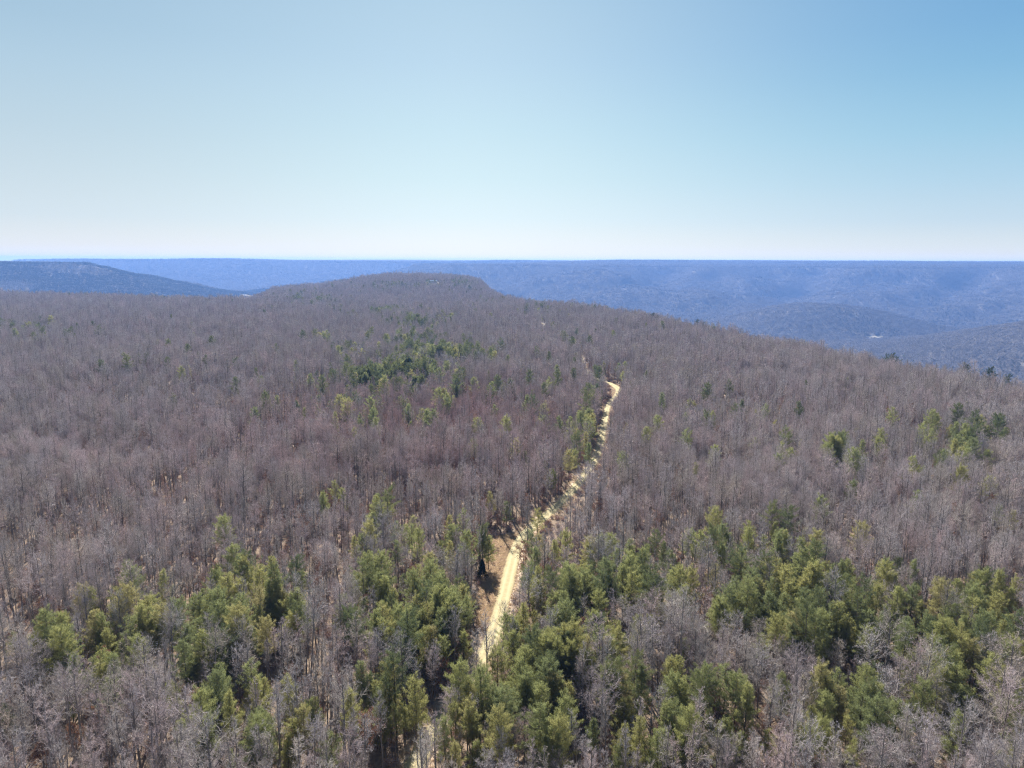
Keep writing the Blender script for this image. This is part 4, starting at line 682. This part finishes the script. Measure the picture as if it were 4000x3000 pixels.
TIP = {}
def pct(v): return int(round(v * 100))
def where(x, y, z):
    a, b, d = project((x, y, z)); return 'tip %d%% across, %d%% up the photo' % (pct(a), pct(b)), a, b

# ---- bare trees: the nearest are things, the rest one wood
BM = [[('trunk', a.mesh('bare_trunk', [M['bark']])), ('crown', b.mesh('bare_crown', [M['twigs']]))] for a, b in BARE]
RM = [[('trunk', a.mesh('russet_trunk', [M['bark']])), ('crown', merged('russet_crown', [b, c], [M['twigs'], M['russet']]))] for a, b, c in RUSSET]
PM = [[('trunk', a.mesh('pine_trunk', [M['pine_bark']])), ('crown', b.mesh('pine_crown', [M['needles']]))] for a, b in PINE]
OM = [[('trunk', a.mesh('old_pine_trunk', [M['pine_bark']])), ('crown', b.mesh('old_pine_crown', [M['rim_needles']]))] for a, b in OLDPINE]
BH = [14, 16, 12, 16.5, 14, 11, 18.5, 10, 15, 13]; RH = [7.5, 6, 9]; PH = [14.5, 13, 16.5, 11.5, 14.5, 15.5, 14, 9]

def inside(x, y, z, h):
    a, b, d = project((x, y, z + h)); return d > 0 and .0 < a < 1.0 and .0 < b < 1

def side(x, y):
    i = int(np.argmin(np.abs(ROAD_C[:, 1] - y))); return 'left' if x < ROAD_C[i, 0] else 'right'

order = np.argsort(rd); used = np.zeros(len(bx), bool); nb_, nr_ = 0, 0
BW = {0: 'straight grey', 1: 'tall grey', 2: 'slender grey', 3: 'broad tall grey', 4: 'broad spreading', 5: 'low rounded', 6: 'very tall', 7: 'small slender', 8: 'tall thin', 9: 'upright grey'}
for i in order:
    if nb_ >= 300 and nr_ >= 120: break
    x, y, z, s = bx[i], by[i], bz[i], scl[i]
    if isr[i]:
        kk = int(kidx[i]) % 3
        if nr_ >= 120 or not inside(x, y, z, RH[kk] * s * .8): continue
        w, a, b = where(x, y, z + RH[kk] * s)
        o = make_tree('russet_tree', RM[kk], x, y, z, s, rng.uniform(0, 6.28))
        TIP[o.name] = (a, b)
        tag(o, '%s russet-leaved tree %s of the track, %s' % (('bushy', 'short', 'taller')[kk], side(x, y), w), 'tree', 'russet trees holding dead leaves'); nr_ += 1
    else:
        kk = int(kidx[i])
        if nb_ >= 300 or not inside(x, y, z, BH[kk] * s * .8): continue
        w, a, b = where(x, y, z + BH[kk] * s)
        o = make_tree('bare_tree', BM[kk], x, y, z, s, rng.uniform(0, 6.28), rng.normal(0, .03))
        TIP[o.name] = (a, b)
        tag(o, '%s bare tree %s of the track, %s' % (BW[kk], side(x, y), w), 'tree', 'leafless trees nearest the camera'); nb_ += 1
    used[i] = True

# ---- pines
PW = ['bushy green', 'rounded green', 'tall green', 'short bushy', 'narrow green', 'broad topped', 'ragged thin', 'low bushy']
pd = np.hypot(NP[:, 0], NP[:, 1]); pz = ground(NP[:, 0], NP[:, 1]) - .05
for i in np.argsort(pd):
    x, y, z = NP[i, 0], NP[i, 1], pz[i]
    kk = int(rng.integers(0, 8)); s = rng.uniform(.70, 1.06)
    if i >= len(NP) - nrim:
        o = make_tree('pine_tree', OM[i % 2], x, y, z, .92 + .25 * s, rng.uniform(0, 6.28)); hh = (17, 15)[i % 2] * (.92 + .25 * s); word = 'dark flat-topped'
        a_, b_, _ = project((x, y, z + hh)); lb = 'dark pine on the plateau rim skyline, tip %.1f%% across, %.1f%% up' % (a_ * 100, b_ * 100)
    else:
        o = make_tree('pine_tree', PM[kk], x, y, z, s, rng.uniform(0, 6.28), rng.normal(0, .035)); hh = PH[kk] * s
        w, a, b = where(x, y, z + hh); lb = '%s pine %s of the track, %s' % (PW[kk], side(x, y), w); TIP[o.name] = (a, b)
    tag(o, lb, 'pine', 'pines among the bare trees')

# the dark conical cedar on the dry grass beside the track
cx_, cy_ = -8.6, 199.0
ca, cb = cedar_parts(77, 6.6, 2.1)
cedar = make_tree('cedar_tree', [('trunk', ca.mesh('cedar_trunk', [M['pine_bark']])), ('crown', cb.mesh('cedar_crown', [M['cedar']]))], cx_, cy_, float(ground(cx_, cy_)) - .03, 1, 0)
tag(cedar, 'small dark conical cedar on the dry grass clearing beside the sandy track', 'cedar')

# ---- stuff by geometry nodes: instances of whole-tree meshes on points
def scatter(name, pts, rotz, scale, idx, protos, label, tilt=None):
    coll = bpy.data.collections.new(name + '_kinds')
    for k, me in enumerate(protos):
        coll.objects.link(bpy.data.objects.new('%s_kind_%02d' % (name, k), me))
    me = bpy.data.meshes.new(name); n = len(pts)
    me.vertices.add(n); me.vertices.foreach_set('co', np.asarray(pts, float).ravel())
    rot = np.zeros((n, 3)); rot[:, 2] = rotz
    if tilt is not None: rot[:, :2] = tilt
    a = me.attributes.new('rot', 'FLOAT_VECTOR', 'POINT'); a.data.foreach_set('vector', rot.ravel())
    a = me.attributes.new('scl', 'FLOAT', 'POINT'); a.data.foreach_set('value', np.asarray(scale, float))
    a = me.attributes.new('idx', 'INT', 'POINT'); a.data.foreach_set('value', np.asarray(idx, np.int32))
    o = link(name, me)
    ng = bpy.data.node_groups.new(name, 'GeometryNodeTree')
    ng.interface.new_socket('Geometry', in_out='INPUT', socket_type='NodeSocketGeometry'); ng.interface.new_socket('Geometry', in_out='OUTPUT', socket_type='NodeSocketGeometry')
    N = ng.nodes.new; gi, go = N('NodeGroupInput'), N('NodeGroupOutput')
    ci = N('GeometryNodeCollectionInfo'); ci.inputs['Collection'].default_value = coll; ci.inputs['Separate Children'].default_value = True; ci.inputs['Reset Children'].default_value = True
    ip = N('GeometryNodeInstanceOnPoints'); ip.inputs['Pick Instance'].default_value = True
    def na(nm, dt):
        x = N('GeometryNodeInputNamedAttribute'); x.data_type = dt; x.inputs['Name'].default_value = nm; return x.outputs['Attribute']
    e2r = N('FunctionNodeEulerToRotation')
    L = ng.links.new
    L(gi.outputs[0], ip.inputs['Points']); L(ci.outputs[0], ip.inputs['Instance']); L(na('idx', 'INT'), ip.inputs['Instance Index'])
    L(na('rot', 'FLOAT_VECTOR'), e2r.inputs[0]); L(e2r.outputs[0], ip.inputs['Rotation']); L(na('scl', 'FLOAT'), ip.inputs['Scale']); L(ip.outputs[0], go.inputs[0])
    md = o.modifiers.new('scatter', 'NODES'); md.node_group = ng
    return tag(o, label, None, None, 'stuff')

protos = [merged('bare_tree_whole', list(p), [M['bark'], M['twigs']]) for p in BARE] + [merged('russet_tree_whole', list(p), [M['bark'], M['twigs'], M['russet']]) for p in RUSSET]
r = ~used
idx = np.where(isr, len(BARE) + kidx % 3, kidx)
scatter('bare_woods', np.column_stack([bx, by, bz])[r], rng.uniform(0, 6.28, r.sum()), scl[r], idx[r], protos, 'grey leafless woods covering the plateau out to its rim', rng.normal(0, .03, (r.sum(), 2)))
print('bare woods', int(r.sum()))

fz = ground(FP[:, 0], FP[:, 1]) - .05; n = len(FP)
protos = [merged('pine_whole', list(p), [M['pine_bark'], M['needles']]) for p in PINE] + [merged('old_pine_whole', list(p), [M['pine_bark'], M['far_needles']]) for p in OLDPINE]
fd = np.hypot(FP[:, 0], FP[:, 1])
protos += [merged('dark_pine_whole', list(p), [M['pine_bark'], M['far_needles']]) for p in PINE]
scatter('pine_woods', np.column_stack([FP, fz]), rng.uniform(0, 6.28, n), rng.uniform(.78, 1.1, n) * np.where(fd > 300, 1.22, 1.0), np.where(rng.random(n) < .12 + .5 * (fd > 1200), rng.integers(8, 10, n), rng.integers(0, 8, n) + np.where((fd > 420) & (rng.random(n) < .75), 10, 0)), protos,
        'scattered green pines further back among the bare woods')

# undergrowth and dry grass
ux, uy = jitter_grid(-330, 330, 60, 420, 2.6); vx, vy = jitter_grid(-640, 640, 60, 860, 4.2)
k = np.hypot(vx, vy) >= 420; ux, uy = np.concatenate([ux, vx[k]]), np.concatenate([uy, vy[k]])
k = in_view(ux, uy) & (np.hypot(ux, uy) < 860) & (near_sd(ux, uy) > -10); ux, uy = ux[k], uy[k]
inc = clearing_mask(ux, uy) > -.4
k = (road_dist(ux, uy) > 2.9) & (rng.random(len(ux)) < np.where(inc, .55, .7)); ux, uy, inc = ux[k], uy[k], inc[k]; n = len(ux)
scatter('undergrowth', np.column_stack([ux, uy, ground(ux, uy) - .03]), rng.uniform(0, 6.28, n), rng.uniform(.5, 1.5, n) * np.where(np.hypot(ux, uy) > 420, 1.6, 1.0) * np.where(inc, .3, 1), rng.integers(0, 4, n), [shrub_mesh(i) for i in range(4)], 'low twiggy brush on the leaf litter')
gx, gy = jitter_grid(-16, 8, 150, 250, .55)
k = (clearing_mask(gx, gy) > -1) & (road_dist(gx, gy) > 2.1); gx, gy = gx[k], gy[k]
ex, ey = jitter_grid(-40, 95, 80, 640, .9)
q = road_dist(ex, ey); k = (q > 2.0) & (q < 4.2) & (rng.random(len(ex)) < .7); gx, gy = np.concatenate([gx, ex[k]]), np.concatenate([gy, ey[k]]); n = len(gx)
scatter('dry_grass', np.column_stack([gx, gy, ground(gx, gy)]), rng.uniform(0, 6.28, n), rng.uniform(.6, 1.3, n), rng.integers(0, 3, n), [grass_mesh(i) for i in range(3)], 'straw coloured dry grass along the sandy track')

# ---- wooded hills beyond the rim
def far_woods():
    az = np.radians(np.arange(-44, 44, .12)); rr = np.arange(600, 14500, 20.0)
    Rg, Ag = np.meshgrid(rr, az, indexing='ij'); Xg, Yg = Rg * np.sin(Ag), Rg * np.cos(Ag)
    el = (ground(Xg, Yg) + 22 - CAMZ) / Rg; run = np.maximum.accumulate(el, axis=0)
    vis = el > run - 0.012
    pts = []
    for r0_, r1_, s_ in ((700, 5500, 24), (5500, 9000, 34), (9000, 11500, 48)):
        x, y = jitter_grid(-8200, 8200, 500, r1_, s_); r = np.hypot(x, y); a = np.arctan2(x, y)
        k = (r > r0_) & (r < r1_) & (np.abs(a) < math.radians(43.5)); x, y, r, a = x[k], y[k], r[k], a[k]
        k = near_sd(x, y) < -55; x, y, r, a = x[k], y[k], r[k], a[k]
        v = vis[np.clip(((r - 600) / 20).astype(int), 0, len(rr) - 1), np.clip(((a - az[0]) / math.radians(.12)).astype(int), 0, len(az) - 1)]
        x, y = x[v], y[v]
        pts.append(np.column_stack([x, y, np.full(len(x), s_ / 24.0)]))
    return np.concatenate(pts)
hp = far_woods()
for (fx, fy, hw, hd) in FIELDS: hp = hp[~((np.abs(hp[:, 0] - fx) < hw + 12) & (np.abs(hp[:, 1] - fy) < hd + 12))]
n = len(hp); print('hill clumps', n)
hz = ground(hp[:, 0], hp[:, 1]) - 1.0
e_ = 12.0; gx_ = (ground(hp[:, 0] + e_, hp[:, 1]) - hz - 1) / e_; gy_ = (ground(hp[:, 0], hp[:, 1] + e_) - hz - 1) / e_
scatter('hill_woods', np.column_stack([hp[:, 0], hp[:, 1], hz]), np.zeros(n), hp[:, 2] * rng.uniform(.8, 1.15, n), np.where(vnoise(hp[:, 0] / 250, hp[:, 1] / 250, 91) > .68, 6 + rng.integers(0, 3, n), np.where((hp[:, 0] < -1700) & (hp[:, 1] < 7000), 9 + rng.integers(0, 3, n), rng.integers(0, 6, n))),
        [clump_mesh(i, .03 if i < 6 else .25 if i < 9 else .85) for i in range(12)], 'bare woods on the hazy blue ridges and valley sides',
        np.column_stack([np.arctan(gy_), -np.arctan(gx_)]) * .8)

# ---- fields and buildings
M['field'] = mat_plain('stubble_field', (0.30, 0.26, 0.19), .95, .2, .02)
M['white'] = mat_plain('white_metal_roof', (0.75, 0.75, 0.74), .6)
M['wall'] = mat_plain('cream_wall', (0.62, 0.58, 0.50))
M['glass'] = mat_plain('dark_glass', (0.05, 0.06, 0.07), .2)
M['tin'] = mat_plain('orange_tin_roof', (0.62, 0.38, 0.26), .7)
M['grey'] = mat_plain('grey_shingle', (0.16, 0.15, 0.15), .9)
for k, (fx, fy, hw, hd) in enumerate(FIELDS):
    X, Y = np.meshgrid(np.linspace(fx - hw, fx + hw, 24), np.linspace(fy - hd, fy + hd, 24))
    X = X + 10 * (vnoise(X / 60, Y / 60, 12) - .5); Y = Y + 14 * (vnoise(X / 60, Y / 60, 13) - .5)
    o = link('field', grid_mesh('field', np.stack([X, Y, ground(X, Y) + 1.2], -1), [M['field']]))
    tag(o, FIELD_LABELS[k], None, None, 'structure')

def box(m, x0, x1, y0, y1, z0, z1):
    v = [(x, y, z) for z in (z0, z1) for y in (y0, y1) for x in (x0, x1)]
    q = [(0, 2, 3, 1), (4, 5, 7, 6), (0, 1, 5, 4), (2, 6, 7, 3), (0, 4, 6, 2), (1, 3, 7, 5)]
    m.add(v, [t for a, b, c, d in q for t in ((a, b, c), (a, c, d))])

def house(name, x, y, w, d, h, rise, roofm, rot, label, cat):
    e = bpy.data.objects.new(name, None); COL.objects.link(e); e.location = (x, y, float(ground(x, y)) - .3); e.rotation_euler = (0, 0, rot)
    m = MB(); box(m, -w / 2, w / 2, -d / 2, d / 2, 0, h)
    for sx in (-1, 1): m.add([(sx * w / 2, -d / 2, h), (sx * w / 2, d / 2, h), (sx * w / 2, 0, h + rise)], [(0, 1, 2)])
    link('wall', m.mesh('house_wall', [M['wall']]), e)
    m = MB(); o_ = .7
    for sy in (-1, 1):
        y0 = sy * (d / 2 + o_); z0 = h - rise * o_ / (d / 2) + .05
        v = [(-w / 2 - o_, y0, z0), (w / 2 + o_, y0, z0), (w / 2 + o_, 0, h + rise + .05), (-w / 2 - o_, 0, h + rise + .05)]
        v += [(a, b, c + .2) for a, b, c in v]
        q = [(0, 1, 2, 3), (4, 5, 6, 7), (0, 1, 5, 4), (1, 2, 6, 5), (0, 3, 7, 4)]
        m.add(v, [t for a, b, c, g in q for t in ((a, b, c), (a, c, g))])
    link('roof', m.mesh('house_roof', [roofm]), e)
    for k in range(3):
        m = MB(); cx = -w / 2 + w * (k + .5) / 3; box(m, cx - .6, cx + .6, -d / 2 - .05, -d / 2 + .02, h * .35, h * .75); link('window', m.mesh('house_window', [M['glass']]), e)
    m = MB(); box(m, w * .12, w * .12 + 1.1, -d / 2 - .05, -d / 2 + .02, .3, 2.4); link('door', m.mesh('house_door', [M['grey']]), e)
    return tag(e, label, cat)
for a in HOUSES: house(a[0], *a[1:7], M[a[7]], a[8], a[9], a[10])

# a lone white snag at the right-hand rim and a far radio mast
sx_, sy_ = 500.0 * (2166 - 1106) / 1536, 500.0
a, b = bare_tree_parts(900, 13, 1.6, .4, 7, .05, 1.0, .25, .28)
o = make_tree('dead_tree', [('trunk', a.mesh('dead_trunk', [M['pale_bark']])), ('crown', b.mesh('dead_crown', [M['pale_bark']]))], sx_, sy_, float(ground(sx_, sy_)), 1, .5)
tag(o, 'bleached white dead tree by dark pines on the right-hand rim', 'dead tree')
MASTX, MASTY = 7050 * (1854 - 1106) / 1536, 7050.0
m = MB(); z0 = float(ground(MASTX, MASTY))
for k in range(3):
    c, s_ = math.cos(k * 2.094) * 1.2, math.sin(k * 2.094) * 1.2; m.tube([(c, s_, 0), (c, s_, 75)], [.18, .18], 4)
for k in range(25):
    for j in range(3):
        p = [(math.cos(q * 2.094) * 1.2, math.sin(q * 2.094) * 1.2) for q in (j, j + 1)]
        m.tube([(*p[0], k * 3), (*p[1], k * 3 + 3)], [.09, .09], 3)
mast = link('radio_mast', m.mesh('radio_mast', [M['grey']])); mast.location = (MASTX, MASTY, z0); tag(mast, 'thin radio mast standing on the far wooded plateau', 'mast')

# ------------------------------------------------------------------ the air
def haze():
    bpyme = bpy.data.meshes.new('haze'); x0, x1, y0, y1, z0, z1 = -16500, 16500, -16000, 16000, -420, CAMZ + 40
    v = [(x, y, z) for z in (z0, z1) for y in (y0, y1) for x in (x0, x1)]
    bpyme.from_pydata(v, [], [(0, 2, 3, 1), (4, 5, 7, 6), (0, 1, 5, 4), (2, 6, 7, 3), (0, 4, 6, 2), (1, 3, 7, 5)])
    nt = NT('haze_air'); p = nt.n('ShaderNodeVolumePrincipled')
    p.inputs['Color'].default_value = (*HAZE_COL, 1); p.inputs['Density'].default_value = HAZE_DENS; p.inputs['Anisotropy'].default_value = HAZE_G
    nt.l(p.outputs[0], nt.out.inputs['Volume']); nt.mat.volume_intersection_method = 'FAST' if hasattr(nt.mat, 'volume_intersection_method') else None
    bpyme.materials.append(nt.mat)
    return tag(link('haze', bpyme), 'pale blue haze in the air over the far ridges', None, None, 'stuff')
haze()

# never two things with one label: where whole per cents coincide, give tenths
_by = {}
for o in scene.objects:
    if o.parent is None and o.name in TIP: _by.setdefault(o['label'], []).append(o)
for lb, os_ in _by.items():
    if len(os_) > 1:
        for o in os_: o['label'] = '%s, tip %.1f%% across, %.1f%% up the photo' % (lb.split(' left of')[0].split(' right of')[0], TIP[o.name][0] * 100, TIP[o.name][1] * 100)
